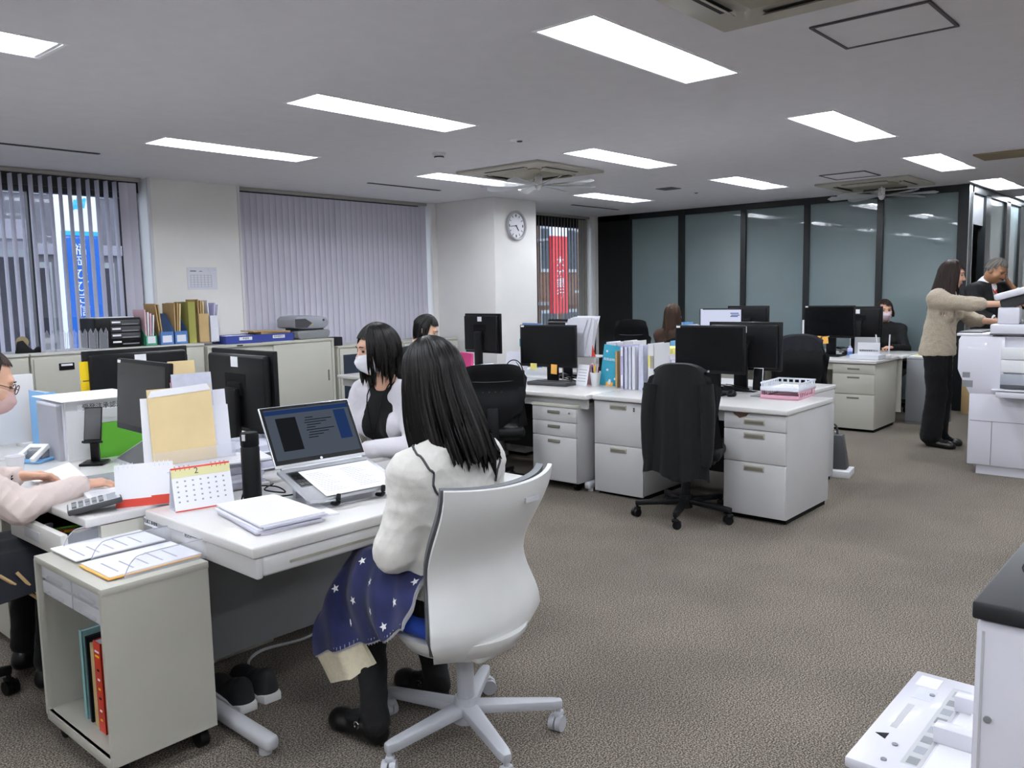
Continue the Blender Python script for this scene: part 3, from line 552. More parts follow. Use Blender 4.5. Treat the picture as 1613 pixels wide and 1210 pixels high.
# books in the cart stand with spines towards -x
for x, w, h, m_, l in ((2.72, .022, .29, 'book_teal', 'pale teal ring file standing in the rolling cart'), (2.675, .012, .28, 'navy_cloth', 'thin dark notebook between files in the rolling cart'), (2.64, .03, .27, 'tan_box', 'tan paper file next to the red book in the cart')):
    book('file', l, 'file', 0, w, 0, .2, 0, h, m_, (.99, x, .0955), R_(-90), group='files in the rolling cart')
t = book('book', 'thick red book with white and yellow markings in the rolling cart', 'book', 0, .05, 0, .21, 0, .29, 'red_book', (.985, 2.6, .0955), R_(-90))
for i, z in enumerate((.26, .245, .2, .17, .14, .11, .07, .04)): O('spine_mark', B().box((.025, -.0008, z), (.028 if i < 2 else .014, .0012, .006)), 'paper' if i % 3 == 0 else ('yellow' if i % 3 == 1 else 'navy_cloth'), t, smooth=False)
# acrylic letter tray on the cart
t = E('letter_tray', (.955, 2.395, .6105), label='clear acrylic two-bay letter tray on top of the rolling cart', cat='tray')
X, Y = .325, .5
for y in (.02, .255, .47):
    O('divider', B().prism([(.0 + .06, 0), (X, 0), (X, .062), (.13, .062), (.085, .05), (.065, .02)], .003, m=T((0, y, 0), (PI / 2, 0, 0))), 'acrylic', t, smooth=False)
    O('divider_edge', B().tube(smooth_path([(.06, y - .0015, .0), (.067, y - .0015, .022), (.088, y - .0015, .05), (.13, y - .0015, .062), (X, y - .0015, .062)], 4), .0017, 5), 'acrylic_edge', t)
O('rear_wall', B().bx(X - .003, X, .02, .47, 0, .062), 'acrylic', t, smooth=False); O('floor_plate', B().bx(.05, X, .02, .47, 0, .003), 'acrylic', t, smooth=False)
for y, s in ((.395, '完成工事書類'), (.12, '見込未処理')):
    l = O('label_strip', B().bx(-.001, 0, -.05, .05, -.014, .014), 'paper', t, (X - .004, y, .046), smooth=False); text(s, .0165, 'ink', l, (-.0015, 0, 0), (PI / 2, 0, R_(-90)))
for y, m_, l in ((2.53, 'paper2', 'letter sheet on a yellow envelope in the nearer bay of the clear tray'), (2.77, 'paper', 'letter sheets in the farther bay of the clear tray')):
    t = E('paper_sheet', (.985, y, .615), 0, label=l, cat='paper', group='papers in the clear tray')
    if y < 2.6: O('envelope', B().bx(-.012, .275, -.105, .1, 0, .004), 'sticky_orange', t, smooth=False)
    O('sheet', B().bx(-.005, .28, -.1, .105, .004, .008), m_, t, smooth=False)
    for k in range(5): O('text_line', B().bx(.03 + .045 * k, .036 + .045 * k, -.07, .05 - .02 * (k % 3), .008, .0083), 'ink_light', t, smooth=False)
# ---------------------------------------------------------------- cabinets under the windows
def lateral(label, x0, x1, h, y=7.0, d=.44, rows=3, cols=1):
    t = E('filing_cabinet', (x0, y, 0), label=label, cat='cabinet', group='cabinets along the window wall'); X = x1 - x0
    O('body', B().bx(0, X, 0, d, .0, h, bev=.004), 'cabinet', t); O('top', B().bx(-.002, X + .002, -.012, d, h, h + .02, bev=.003), 'steel', t)
    for r in range(rows):
        for c in range(cols):
            w = X / cols; z0 = .04 + (h - .06) * r / rows; z1 = .04 + (h - .06) * (r + 1) / rows
            f = O('drawer', B().bx(c * w + .015, (c + 1) * w - .015, -.016, 0, z0 + .003, z1 - .003, bev=.003), 'cabinet', t)
            O('handle', B().box((c * w + w / 2, -.018, z1 - .075), (.115, .008, .055), bev=.003), 'black_plastic', f); O('card_holder', B().box((c * w + w / 2, -.0225, z1 - .062), (.085, .002, .016)), 'paper', f, smooth=False)
lateral('grey three-drawer filing cabinet left of centre under the half-open blind', 2.36, 2.86, 1.0); lateral('grey filing cabinet at the left edge behind the pink-sweater woman', 1.85, 2.345, 1.0); lateral('grey filing cabinet under the black drawer box and blue files', 2.875, 3.78, 1.0, cols=2)
t = E('sliding_cabinet', (3.8, 7.0, 0), label='beige two-door sliding cabinet carrying the blue trays and the scanner', cat='cabinet'); X = 1.38
O('body', B().bx(0, X, .0, .42, 0, .965, bev=.003), 'cabinet', t); O('top', B().bx(-.002, X + .002, -.03, .425, .965, .992, bev=.003), 'cabinet', t); O('bottom_edge', B().bx(.03, X - .03, -.028, 0, 0, .06), 'cabinet', t, smooth=False)
for x0 in (0, X - .03): O('frame_edge', B().bx(x0, x0 + .03, -.028, .0, 0, .965), 'cabinet', t, smooth=False)
for i, (a, b, y) in enumerate(((.03, .71, -.004), (.68, X - .03, -.016))):
    d = O('door', B().bx(a, b, y - .008, y + .003, .06, .962, bev=.002), 'cabinet', t); O('handle', B().box((a + .05 if i == 0 else b - .045, y - .0085, .62), (.018, .003, .11), bev=.001), 'handle_pit', d)
O('nameplate', B().box((.32, -.0315, .979), (.06, .003, .01)), 'black_matte', t, smooth=False)
def glass_cab(label, x0, x1, h):
    t = E('low_cabinet', (x0, 7.0, 0), label=label, cat='cabinet', group='low cabinets by the closed blind'); X = x1 - x0
    O('body', B().bx(0, X, 0, .42, 0, h - .02, bev=.003), 'cabinet', t); O('top', B().bx(-.002, X + .002, -.012, .42, h - .02, h, bev=.003), 'cabinet', t)
    for k in range(2):
        d = O('door', B().bx(.02 + k * (X / 2 - .01), .01 + (k + 1) * (X / 2 - .01), -.015, -.002, .05, h - .03, bev=.002), 'cabinet', t); O('door_glass', B().bx(.06 + k * (X / 2 - .01), (k + 1) * (X / 2 - .01) - .04, -.018, -.014, .12, h - .09), 'glass_dark', d, smooth=False)
glass_cab('low glass-door cabinet just right of the sliding cabinet', 5.24, 6.1, .9); glass_cab('low glass-door cabinet near the pillar behind the dark-clothed woman', 6.12, 6.98, .9)
t = E('grey_locker', (9.02, 2.25, 0), label='dark grey low cabinet between the far desk and the standing woman', cat='cabinet')
O('body', B().bx(0, .4, 0, .335, 0, .67, bev=.004), 'mid_grey', t); O('top', B().bx(-.004, .404, -.004, .339, .67, .69, bev=.004), 'light_grey', t)
O('door', B().bx(-.012, 0, .01, .325, .03, .66, bev=.003), 'mid_grey', t)
t = E('paper_sheet', (9.03, 2.27, .6905), .03, label='loose patterned sheets on the dark grey low cabinet', cat='paper'); O('sheet', B().bx(0, .37, 0, .29, 0, .006), 'paper', t, smooth=False); O('card', B().bx(.05, .35, .03, .26, .006, .01), 'sticky_yellow', t, smooth=False)
# ---------------------------------------------------------------- people: smooth distance-field bodies meshed once each
V3 = lambda *a: np.array(a, float)
class SD:
    def __init__(s, h): s.h = h; s.P = []
    def cone(s, a, b, ra, rb=None, k=.02, flat=None, neg=False):
        a, b = V3(*a), V3(*b); rb = ra if rb is None else rb; r = max(ra, rb); lo, hi = np.minimum(a, b) - r, np.maximum(a, b) + r
        def f(p):
            q = p - a
            if flat is not None: ax, fl = flat; ax = V3(*ax); q = q + (1 / fl - 1) * (q @ ax)[..., None] * ax
            ba = b - a
            if flat is not None: ba = ba + (1 / fl - 1) * (ba @ ax) * ax
            L = ba @ ba; t = np.clip(q @ ba / L, 0, 1) if L > 1e-12 else np.zeros(q.shape[:-1])
            return np.linalg.norm(q - t[..., None] * ba, axis=-1) - (ra + (rb - ra) * t)
        s.P.append((f, lo, hi, k, neg)); return s
    def ell(s, c, r, R=None, k=.02, neg=False):
        c, r = V3(*c), V3(*r); R = np.eye(3) if R is None else R; e = np.sqrt((R ** 2) @ (r ** 2)); lo, hi = c - e, c + e
        def f(p):
            q = (p - c) @ R; k0 = np.linalg.norm(q / r, axis=-1); k1 = np.linalg.norm(q / (r * r), axis=-1) + 1e-9; return k0 * (k0 - 1) / k1
        s.P.append((f, lo, hi, k, neg)); return s
    def rbox(s, c, d, R=None, r=.01, k=.01, neg=False):
        c, d = V3(*c), V3(*d) / 2; R = np.eye(3) if R is None else R; e = np.abs(R) @ d; lo, hi = c - e, c + e
        def f(p):
            q = np.abs((p - c) @ R) - (d - r); return np.linalg.norm(np.maximum(q, 0), axis=-1) + np.minimum(q.max(-1), 0) - r
        s.P.append((f, lo, hi, k, neg)); return s
    def field(s):
        h = s.h; pos = [p for p in s.P if not p[4]]; lo = np.min([p[1] for p in pos], 0) - 4 * h; hi = np.max([p[2] for p in pos], 0) + 4 * h
        n = np.ceil((hi - lo) / h).astype(int) + 1; F = np.full(n, 1.0, np.float32)
        ax = [lo[i] + h * np.arange(n[i]) for i in range(3)]
        for f, a, b, k, neg in s.P:
            i0 = np.maximum(((a - k - 3 * h - lo) / h).astype(int), 0); i1 = np.minimum(((b + k + 3 * h - lo) / h).astype(int) + 2, n)
            if (i1 <= i0).any(): continue
            g = np.stack(np.meshgrid(*[ax[i][i0[i]:i1[i]] for i in range(3)], indexing='ij'), -1); d = f(g); sl = tuple(slice(i0[i], i1[i]) for i in range(3)); A = F[sl]
            if neg: hh = np.maximum(k - np.abs(A + d), 0) / k; F[sl] = np.maximum(A, -d) + hh * hh * k / 4
            else: hh = np.maximum(k - np.abs(A - d), 0) / k; F[sl] = np.minimum(A, d) - hh * hh * k / 4
        return F, lo
    def mesh(s, name, fold=0, fscale=48, seed=0):
        F, lo = s.field(); h = s.h; sg = F < 0
        c = sum(sg[i:F.shape[0] - 1 + i, j:F.shape[1] - 1 + j, k:F.shape[2] - 1 + k].astype(np.int8) for i in (0, 1) for j in (0, 1) for k in (0, 1))
        idx = np.argwhere((c > 0) & (c < 8)); ID = np.full(c.shape, -1, np.int32); ID[tuple(idx.T)] = np.arange(len(idx))
        acc = np.zeros((len(idx), 3)); cnt = np.zeros(len(idx))
        for ax in range(3):
            o = [x for x in range(3) if x != ax]
            for u in (0, 1):
                for v in (0, 1):
                    p0 = np.zeros(3, int); p0[o[0]], p0[o[1]] = u, v; p1 = p0.copy(); p1[ax] = 1
                    f0 = F[tuple((idx + p0).T)]; f1 = F[tuple((idx + p1).T)]; cr = (f0 < 0) != (f1 < 0); t = np.where(cr, f0 / np.where(cr, f0 - f1, 1), 0)
                    pt = p0 + np.outer(t, p1 - p0); acc[cr] += pt[cr]; cnt[cr] += 1
        co = lo + h * (idx + acc / cnt[:, None]); Q = []
        for ax in range(3):
            o = [(ax + 1) % 3, (ax + 2) % 3]; a = [slice(None)] * 3; b = [slice(None)] * 3; a[ax] = slice(0, -1); b[ax] = slice(1, None)
            s0, s1 = sg[tuple(a)], sg[tuple(b)]; e = np.argwhere(s0 != s1); e = e[(e[:, o[0]] > 0) & (e[:, o[1]] > 0) & (e[:, o[0]] < F.shape[o[0]] - 1) & (e[:, o[1]] < F.shape[o[1]] - 1)]
            d0 = np.zeros(3, int); d1 = np.zeros(3, int); d0[o[0]] = 1; d1[o[1]] = 1
            q = np.stack([ID[tuple((e - d0 - d1).T)], ID[tuple((e - d1).T)], ID[tuple(e.T)], ID[tuple((e - d0).T)]], 1); fl = ~s0[tuple(e.T)]; q[fl] = q[fl][:, ::-1]; Q.append(q)
        Q = np.concatenate(Q); Q = Q[(Q >= 0).all(1)]
        me = bpy.data.meshes.new(name); me.vertices.add(len(co)); me.vertices.foreach_set('co', co.astype(np.float32).ravel()); me.loops.add(len(Q) * 4); me.loops.foreach_set('vertex_index', Q.astype(np.int32).ravel())
        me.polygons.add(len(Q)); me.polygons.foreach_set('loop_start', np.arange(0, len(Q) * 4, 4, dtype=np.int32)); me.update(calc_edges=True)
        if fold:
            nr = np.zeros(len(co) * 3, np.float32); me.vertex_normals.foreach_get('vector', nr); nr = nr.reshape(-1, 3); r = np.random.default_rng(seed); d = np.zeros(len(co)); w = co.copy()
            for i in range(3): w = w + .012 * np.sin(co[:, [1, 2, 0]] * 19 + r.uniform(0, 6, 3))
            for i in range(7):
                v = r.normal(size=3) * (1, 1, 1.3); v *= fscale * r.uniform(.5, 1.6) / np.linalg.norm(v); ss = np.sin(w @ v + r.uniform(0, 6)); d += (.45 - np.abs(ss) ** .8) / 4 / (.6 + np.linalg.norm(v) / fscale)
            co = co + nr * (d * fold)[:, None]; me.vertices.foreach_set('co', co.astype(np.float32).ravel())
        me.shade_smooth(); return me
def part(name, me, m, parent, label=None):
    me.materials.append(MATS[m]); return mk(name, me, parent, label=label)
def ik(s, w, a, b, pole):
    s, w, pole = V3(*s), V3(*w), V3(*pole); d = w - s; L = min(np.linalg.norm(d), (a + b) * .999); u = d / np.linalg.norm(d); x = (a * a - b * b + L * L) / (2 * L); hgt = math.sqrt(max(a * a - x * x, 0)); n = pole - (pole @ u) * u; n /= np.linalg.norm(n); return s + u * x + n * hgt
def rotv(v, ax, a): ax = ax / np.linalg.norm(ax); return v * math.cos(a) + np.cross(ax, v) * math.sin(a) + ax * (ax @ v) * (1 - math.cos(a))
def hand(sd, w, d, n, side, curl=.35, spread=.09, sc=1.0, thumb=(.75, .25)):
    """w wrist, d pointing direction, n back-of-hand normal, side +1 right hand (thumb towards -lateral)"""
    w = V3(*w); d = V3(*d); d /= np.linalg.norm(d); n = V3(*n); n -= (n @ d) * d; n /= np.linalg.norm(n); lat = np.cross(d, n) * 1.0; th = -lat * side  # thumb side
    k = .008
    for i, (off, L, ln) in enumerate(((-.027, .078, (.04, .024, .019)), (-.009, .082, (.044, .028, .02)), (.009, .078, (.04, .026, .019)), (.026, .07, (.031, .02, .017)))):
        L *= sc; kn = w + d * L - th * off * sc * 1.0 + n * .004
        sd.cone(w - th * off * .6 * sc + d * .012, kn, .0135 * sc, .0105 * sc, k=.012)
        dd = rotv(d, n, (off * spread / .027) * side * -1); lx = np.cross(dd, n); p = kn; r = .0088 * sc
        for j, l in enumerate(ln):
            dd = rotv(dd, lx, -curl * (1, 1.2, .8)[j] * (1 + .12 * i)); q = p + dd * l * sc; sd.cone(p, q, r, r * .9, k=.005); p = q; r *= .9
    b = w + d * .018 * sc + th * .02 * sc; dd = rotv(d, n, thumb[0] * side * (1 if True else -1)); 
    if dd @ th < 0: dd = rotv(d, n, -thumb[0] * side)
    m = b + dd * .042 * sc - n * .008; sd.cone(b, m, .0145 * sc, .011 * sc, k=.014); dd = dd * .8 + d * .45; dd /= np.linalg.norm(dd); q = m + dd * .03 * sc - n * .004; sd.cone(m, q, .0105 * sc, .009 * sc, k=.005); sd.cone(q, q + dd * .022 * sc, .009 * sc, .0075 * sc, k=.005)
def head_sdf(sd, M, R, fem=True):
    def P(x, y, z): return np.array(M @ Vector((x, y, z)))
    e = lambda c, r, k=.015, neg=False: sd.ell(P(*c), r, R, k, neg)
    e((0, -.012, .027), (.073, .092, .088)); e((0, .02, -.035), (.058 if fem else .062, .07, .076), .03); sd.cone(P(0, .035, -.082), P(0, .062, -.092), .026 if fem else .03, .02, k=.03)
    for s in (-1, 1): e((s * .036, .052, -.028), (.026, .03, .032), .03); e((s * .0745, -.004, -.012), (.009, .02, .031), .006)
    e((0, .076, .03), (.052, .016, .012), .02)
    for s in (-1, 1): e((s * .031, .098, .006), (.02, .013, .012), .012, True)
    sd.cone(P(0, .084, .012), P(0, .104, -.026), .0085, .0125, k=.012)
    for s in (-1, 1): e((s * .011, .096, -.03), (.008, .009, .007), .006)
    e((0, .088, -.056), (.023, .009, .0065), .006); e((0, .087, -.067), (.02, .009, .0065), .006)
def hair(parent, M, m, Lf, thf, a=.086, b=.105, c=.12, flare=.05, drift=(0, 0), curl=0, nc=150, ns=30, jit=.004, ljit=.02, layers=2, oy=-.008, oz=0.0, part_x=0, seed=1, name='hair', tips=None, clump=9, off2=.012):
    """columns of hair from the crown; psi=0 back, +-pi front; Lf(psi) hanging length, thf(psi) polar angle where it leaves the skull"""
    r = np.random.default_rng(seed); vs, fs, uvs = [], [], []; R3 = M.to_3x3()
    for ly in range(layers):
        base = len(vs); sc = 1 - ly * off2 / .1
        ph = r.uniform(0, 6, 6)
        for j in range(nc):
            psi = -PI + 2 * PI * j / nc; cl = sum(math.sin(psi * clump * (i + 1) + ph[i]) / (i + 1) for i in range(5)) / 2
            jr = jit * (cl + r.normal() * .35); L = Lf(psi); L = max(0, L * (1 + r.normal() * ljit * 1.5) + (r.normal() * ljit if L > .02 else 0)); th = thf(psi) + (r.normal() * .03 if L <= .02 else 0)
            dx, dy = math.sin(psi), -math.cos(psi); arc = th * .1; tot = arc + L
            E0 = R3 @ Vector((a * math.sin(th) * dx, b * math.sin(th) * dy, c * math.cos(th))) ; outw = R3 @ Vector((dx, dy, 0)); outw.z = 0
            if outw.length > 1e-6: outw.normalize()
            jx = r.normal() * .006; tw = r.normal() * .01
            for i in range(ns + 1):
                l = tot * i / ns
                if l <= arc:
                    t = max(l / .1, .02); k = 1 + jr / .1 * min(1, t); p = M @ Vector(((a * sc * k) * math.sin(t) * dx + part_x * max(0, 1 - t), (b * sc * k) * math.sin(t) * dy + oy, (c * sc) * math.cos(t) * (1 + .3 * jr / .1) + oz))
                    pe, le = p, l
                else:
                    s_ = l - arc; q = s_ / max(L, 1e-6); p = (pe if le is not None else E0) + Vector((0, 0, -s_)) + outw * (flare * s_ + jr * q - curl * q ** 3 + tw * q) + Vector((drift[0] * q ** 1.4 + jx * q * q, drift[1] * q ** 1.4, 0))
                    if tips: p = tips(p, psi, q)
                vs.append(p); uvs.append((j / nc, l / .5))
        for j in range(nc):
            j2 = (j + 1) % nc
            for i in range(ns): fs.append((base + j * (ns + 1) + i, base + j2 * (ns + 1) + i, base + j2 * (ns + 1) + i + 1, base + j * (ns + 1) + i + 1))
    me = bpy.data.meshes.new(name); me.from_pydata([tuple(v) for v in vs], [], fs); uv = me.uv_layers.new(name='UVMap'); li = np.zeros(len(me.loops), np.int32); me.loops.foreach_get('vertex_index', li); uv.data.foreach_set('uv', np.array(uvs, np.float32)[li].ravel()); me.shade_smooth()
    return part(name, me, m, parent)
def mask(parent, M, m, k=1.0):
    def fn(u, v):
        a = (u - .5) * 2 * 1.28; z = .0 - .098 * (1 - v); r = lerp([(0, .058), (.25, .08), (.6, .091), (1, .083)])(v) * k; bulge = .014 * math.cos(a) ** 2 * math.sin(v * PI); pl = .0015 * math.sin(v * 22)
        return M @ Vector((.069 * math.sin(a) * (1 - .12 * (1 - v)), .018 + (r + bulge + pl) * math.cos(a) * .98 + .003, z - .004 + (-.006 * math.cos(a * 1.2) if v > .9 else 0)))
    O('face_mask', B().grid(fn, 24, 14, thick=.0015), m, parent)
    b = B()
    for s in (-1, 1): b.tube(smooth_path([M @ Vector((s * .067, .04, -.012)), M @ Vector((s * .078, .012, .006)), M @ Vector((s * .083, -.014, .004)), M @ Vector((s * .081, -.016, -.03)), M @ Vector((s * .068, .036, -.07))], 5), .0014, 4)
    O('ear_loop', b, m, parent)
def face_bits(parent, M, closed=False):
    for s in (-1, 1):
        O('eye', B().sph((s * .031, .0835, .006), .0105, (1.25, .55, .3 if closed else .5), 10, m=M), 'eye_dark', parent); O('eyebrow', B().tube([M @ Vector((s * .014, .0935, .026)), M @ Vector((s * .031, .0935, .031)), M @ Vector((s * .047, .085, .027))], .0024, 5), 'brow', parent)
    O('lips', B().sph((0, .092, -.0615), .02, (1, .35, .32), 10, m=M), 'lip', parent)
def shoe(parent, heel, toe, m, h=.055, w=.04, sole=None, strap=False):
    heel, toe = V3(*heel), V3(*toe); d = toe - heel; L = np.linalg.norm(d[:2]); a = math.atan2(d[1], d[0]); t = T((heel[0], heel[1], heel[2]), (0, 0, a))
    sd = SD(.005); sd.cone((.03, 0, .03), (.03, 0, h), w * .82, w * .74, k=.02); sd.cone((.03, 0, .022), (L - .035, 0, .018), w * .8, w * .95, k=.025); sd.cone((L - .05, 0, .016), (L - .02, 0, .016), w, w * .8, k=.02); sd.ell((.07, 0, h * .8), (.06, w * .8, .03), k=.03)
    sd.rbox((L / 2, 0, -.05), (1, .4, .1), r=.002, k=.004, neg=True); me = sd.mesh('shoe'); me.transform(t); o = part('shoe', me, m, parent)
    if sole: 
        O('sole', B().prism([(-.018, -w * .7), (.03, -w * .98), (L * .6, -w * 1.1), (L - .02, -w * 1.0), (L + .02, -w * .4), (L + .02, w * .4), (L - .02, w * 1.0), (L * .6, w * 1.1), (.03, w * .98), (-.018, w * .7)], .03 if sole == 'rubber_white' else .018, m=t @ T((0, 0, -.001)), bev=.004), sole, o)
    if strap: O('strap', B().tube(smooth_path([t @ Vector((.085, -w * .92, .03)), t @ Vector((.085, -w * .75, .062)), t @ Vector((.085, 0, .078)), t @ Vector((.085, w * .75, .062)), t @ Vector((.085, w * .92, .03))], 4), .006, 6), m, o); O('buckle', B().tube([t @ Vector((.085 + .011 * math.cos(x), w * .88 + .002, .05 + .011 * math.sin(x))) for x in [i * PI / 6 for i in range(12)]], .0022, 5, closed=True), 'chrome', o)
    return o
def figure(label, loc, rz, hd, yaw, pitch, sh, wr, hip, kn, an, toe, lean=0, vox=.008, top='black_cloth', bottom='trouser_black', skin='skin', el=None, pole=((-.6, -.5, -.7), (.6, -.5, -.7)), gap=.0, loose=0.0, hands=None, fem=True, roll=0, seated=True, topz=None, vgar=None, topcut=None, sleeve=1.0, legcut=None, fold=.006, hk={}, slim=1.0, legw=0.0, legg=0.0, hem=0, seed=3, sh_m='shoe_black', strap=False, cuff=.95, neckline=.035):
    t = E('person', loc, rz, label=label, cat='person'); vg = vgar or vox
    M = T(hd, (0, 0, 0)) @ Matrix.Rotation(yaw, 4, 'Z') @ Matrix.Rotation(-pitch, 4, 'X') @ Matrix.Rotation(roll, 4, 'Y'); R = np.array(M.to_3x3()); hd = V3(*hd)
    sh = [V3(*x) for x in sh]; wr = [V3(*x) for x in wr]; hip = [V3(*x) for x in hip]; kn = [V3(*x) for x in kn]; an = [V3(*x) for x in an]; toe = [V3(*x) for x in toe]
    el = el or [ik(sh[i], wr[i], .275, .245, pole[i]) for i in (0, 1)]; el = [V3(*x) for x in el]
    mid = (sh[0] + sh[1]) / 2; pel = (hip[0] + hip[1]) / 2; lat = sh[1] - sh[0]; lat /= np.linalg.norm(lat); up = mid - pel; up /= np.linalg.norm(up); fwd = np.cross(up, lat) * -1.0
    if fwd @ V3(0, 1, 0) < 0: fwd = -fwd
    fl = (fwd, .66); nb = mid + up * .035 + fwd * .005; skullb = np.array(M @ Vector((0, -.022, -.07)))
    sw = np.linalg.norm(sh[1] - sh[0]) / 2
    def torso(s, g, lower=True):
        w = sw * .86 * slim
        s.cone(mid - up * .12 - lat * .03, mid - up * .12 + lat * .03, w * .84 + g, k=.03, flat=fl); s.cone(mid - up * .13, pel + up * .14, w * .86 + g, .122 * slim + g, k=.03, flat=(fwd, .68)); s.cone(pel + up * .16, pel + up * .0, .122 * slim + g, .155 * slim + g, k=.04, flat=(fwd, .74))
        
        for i in (0, 1): s.cone(nb - up * .02, sh[i] - up * .005, .05 + g, .034 + g, k=.05)
        s.cone(sh[0] + lat * .05 - up * .02, sh[1] - lat * .05 - up * .02, .05 + g, k=.05)

        if fem:
            for q in (-1, 1): s.ell(mid - up * .15 + lat * q * .07 + fwd * (.075 + g), (.065, .05, .065), k=.04)
    def arms(s, g, tmax=1.0):
        for i in (0, 1): e2 = el[i] + (wr[i] - el[i]) * tmax; inn = (mid - sh[i]); inn /= np.linalg.norm(inn); s.cone(sh[i] + inn * .022 - up * .03, el[i], .042 + g, .036 + g, k=.05); s.cone(el[i], e2, .037 + g, (.038 + (.026 - .038) * tmax) + g * .8, k=.02)
    def legs(s, g, tmax=1.0):
        for i in (0, 1): e2 = kn[i] + (an[i] - kn[i]) * tmax; lg = legg if g > 0 else 0; lw = legw if g > 0 else 0; s.cone(hip[i], kn[i], .078 + g + lg * .4, .052 + g + lg, k=.03); s.cone(kn[i], e2, .053 + g + lg, .033 + g + lw, k=.025)
    sb = SD(vox); torso(sb, -.012); arms(sb, -.004); legs(sb, -.008)
    for i in (0, 1): sb.cone(an[i], toe[i], .028, .02, k=.02)
    sb.cone(nb - up * .02, skullb, .05 if fem else .058, .047 if fem else .056, k=.025); head_sdf(sb, M, R, fem)
    hands = hands or [dict(d=wr[i] - el[i], n=(0, 0, 1)) for i in (0, 1)]
    for i in (0, 1): hand(sb, wr[i], hands[i].get('d'), hands[i].get('n'), 1 if i == 1 else -1, hands[i].get('curl', .35), sc=hands[i].get('sc', 1.0 if not fem else .93), thumb=hands[i].get('thumb', (.75, .25)))
    part('body', sb.mesh('body'), skin, t)
    st = SD(vg); torso(st, .012 + loose); arms(st, .014 + loose * .9, cuff)
    st.cone(nb - up * .02, nb + up * .012, .062, .058, k=.03); 
    st.cone(nb + up * .0, nb + up * .12, neckline + .018, neckline + .02, k=.008, neg=True)
    if topz is not None: st.rbox((0, 0, topz - .5), (3, 3, 1), r=.001, k=.01, neg=True)
    if topcut: topcut(st, mid, up, fwd, lat, pel)
    
    if hem: st.cone(pel + up * .2, pel - up * .05, .125 * slim + hem, .155 * slim + hem, k=.04, flat=(fwd, .8)); st.rbox((0, 0, topz - .5), (3, 3, 1), r=.001, k=.01, neg=True)
    ctx = part('top', st.mesh('top', fold, seed=seed), top, t)
    sl = SD(vg); legs(sl, .012, .97 if legcut is None else legcut); sl.cone(pel + up * .0 - lat * .06, pel + lat * .06, .1, k=.04, flat=(fwd, .95)); sl.cone(pel + up * .06, pel, .115 * slim, .14 * slim, k=.05, flat=(fwd, .74))
    for i in (0, 1): sl.cone(an[i], toe[i] * .75 + an[i] * .25, .034, .03, k=.02)
    part('trousers' if seated or True else 'skirt', sl.mesh('trousers', fold * .8, seed=seed + 1), bottom, t)
    for i in (0, 1):
        d = (toe[i] - an[i]); d[2] = 0; d /= np.linalg.norm(d); heel = V3(an[i][0], an[i][1], 0) - d * .035; shoe(t, (heel[0], heel[1], max(0, an[i][2] - .085)), heel + d * .235, sh_m, strap=strap)
    return t, M, dict(top=ctx, el=el, mid=mid, up=up, fwd=fwd, lat=lat, pel=pel)
def ang(psi): return abs(psi)
# --- the woman at the laptop, seen from behind
t, M, J = figure('woman in a cream sweater seen from behind, sitting at the laptop', (1.80, 1.83, 0), 0, (.005, .10, 1.165), R_(6), R_(14), ((-.165, .04, .895), (.17, .03, .895)), ((-.03, .27, .60), (.07, .27, .60)), ((-.09, 0, .49), (.09, 0, .49)), ((-.10, .34, .49), (.1, .36, .49)), ((-.215, .17, .1), (.1, .22, .1)), ((-.225, .34, .03), (.1, .38, .03)), vox=.007, vgar=.006, top='sweater_cream', loose=.013, el=((-.21, .06, .65), (.225, .06, .66)), topz=.5, fold=.016, strap=True, cuff=.85, seed=5, slim=1.05, legcut=1.06)
P1 = t
hair(t, M, 'hair_black', lambda p: (.285 if abs(p) < 1.7 else .285 - (abs(p) - 1.7) * .12) if abs(p) < 2.25 else .02, lambda p: 1.55 if abs(p) < 2.25 else 1.0, a=.09, b=.108, c=.124, flare=.17, drift=(.04, -.055), curl=.02, nc=260, ns=44, jit=.0035, ljit=.02, layers=3, seed=3, clump=19)
face_bits(t, M)
for s in (0, 1):
    q = -1 if s == 0 else 1; c = V3(q * .135, -.0, .99)
    pts = []
    for p in smooth_path([(q * .12, .08, 1.0), (q * .15, .03, .99), (q * .165, -.03, .96), (q * .15, -.12, .90), (q * .135, -.16, .83)], 6):
        ok, lc, nn, ix = J['top'].closest_point_on_mesh(Vector(p)); pts.append(lc + nn * .002)
    O('shoulder_piping', B().tube(pts, .0038, 6), 'dark_grey', t)
# --- the cardigan woman facing left
def opening(st, mid, up, fwd, lat, pel):
    st.cone(mid + up * .06 + fwd * .13, mid - up * .3 + fwd * .14, .075, .07, k=.012, neg=True)
    st.ell(mid + up * .06 + fwd * .05, (.075, .07, .09), k=.01, neg=True)
t, M, J = figure('woman in a white cardigan and face mask at the near island, facing left', (2.67, 3.12, 0), R_(101), (0, .12, 1.165), R_(-30), R_(10), ((-.165, .05, .955), (.165, .05, .955)), ((-.14, .40, .735), (.13, .42, .735)), ((-.09, 0, .49), (.09, 0, .49)), ((-.1, .42, .5), (.1, .42, .5)), ((-.1, .40, .1), (.1, .40, .1)), ((-.1, .56, .03), (.1, .56, .03)), vox=.007, vgar=.006, top='cardigan_white', loose=.006, topcut=opening, fold=.006, seed=9)
P2 = t
sd = SD(.007); mid, up, fwd, lat, pel = [J[k] for k in ('mid', 'up', 'fwd', 'lat', 'pel')]
sd.cone(mid - up * .1, pel + up * .1, .152, .122, k=.03, flat=(fwd, .68)); sd.cone(mid + up * .01 - lat * .07, mid + up * .01 + lat * .07, .055, k=.03)
for q in (-1, 1): sd.ell(mid - up * .15 + lat * q * .07 + fwd * .085, (.065, .05, .065), k=.04)
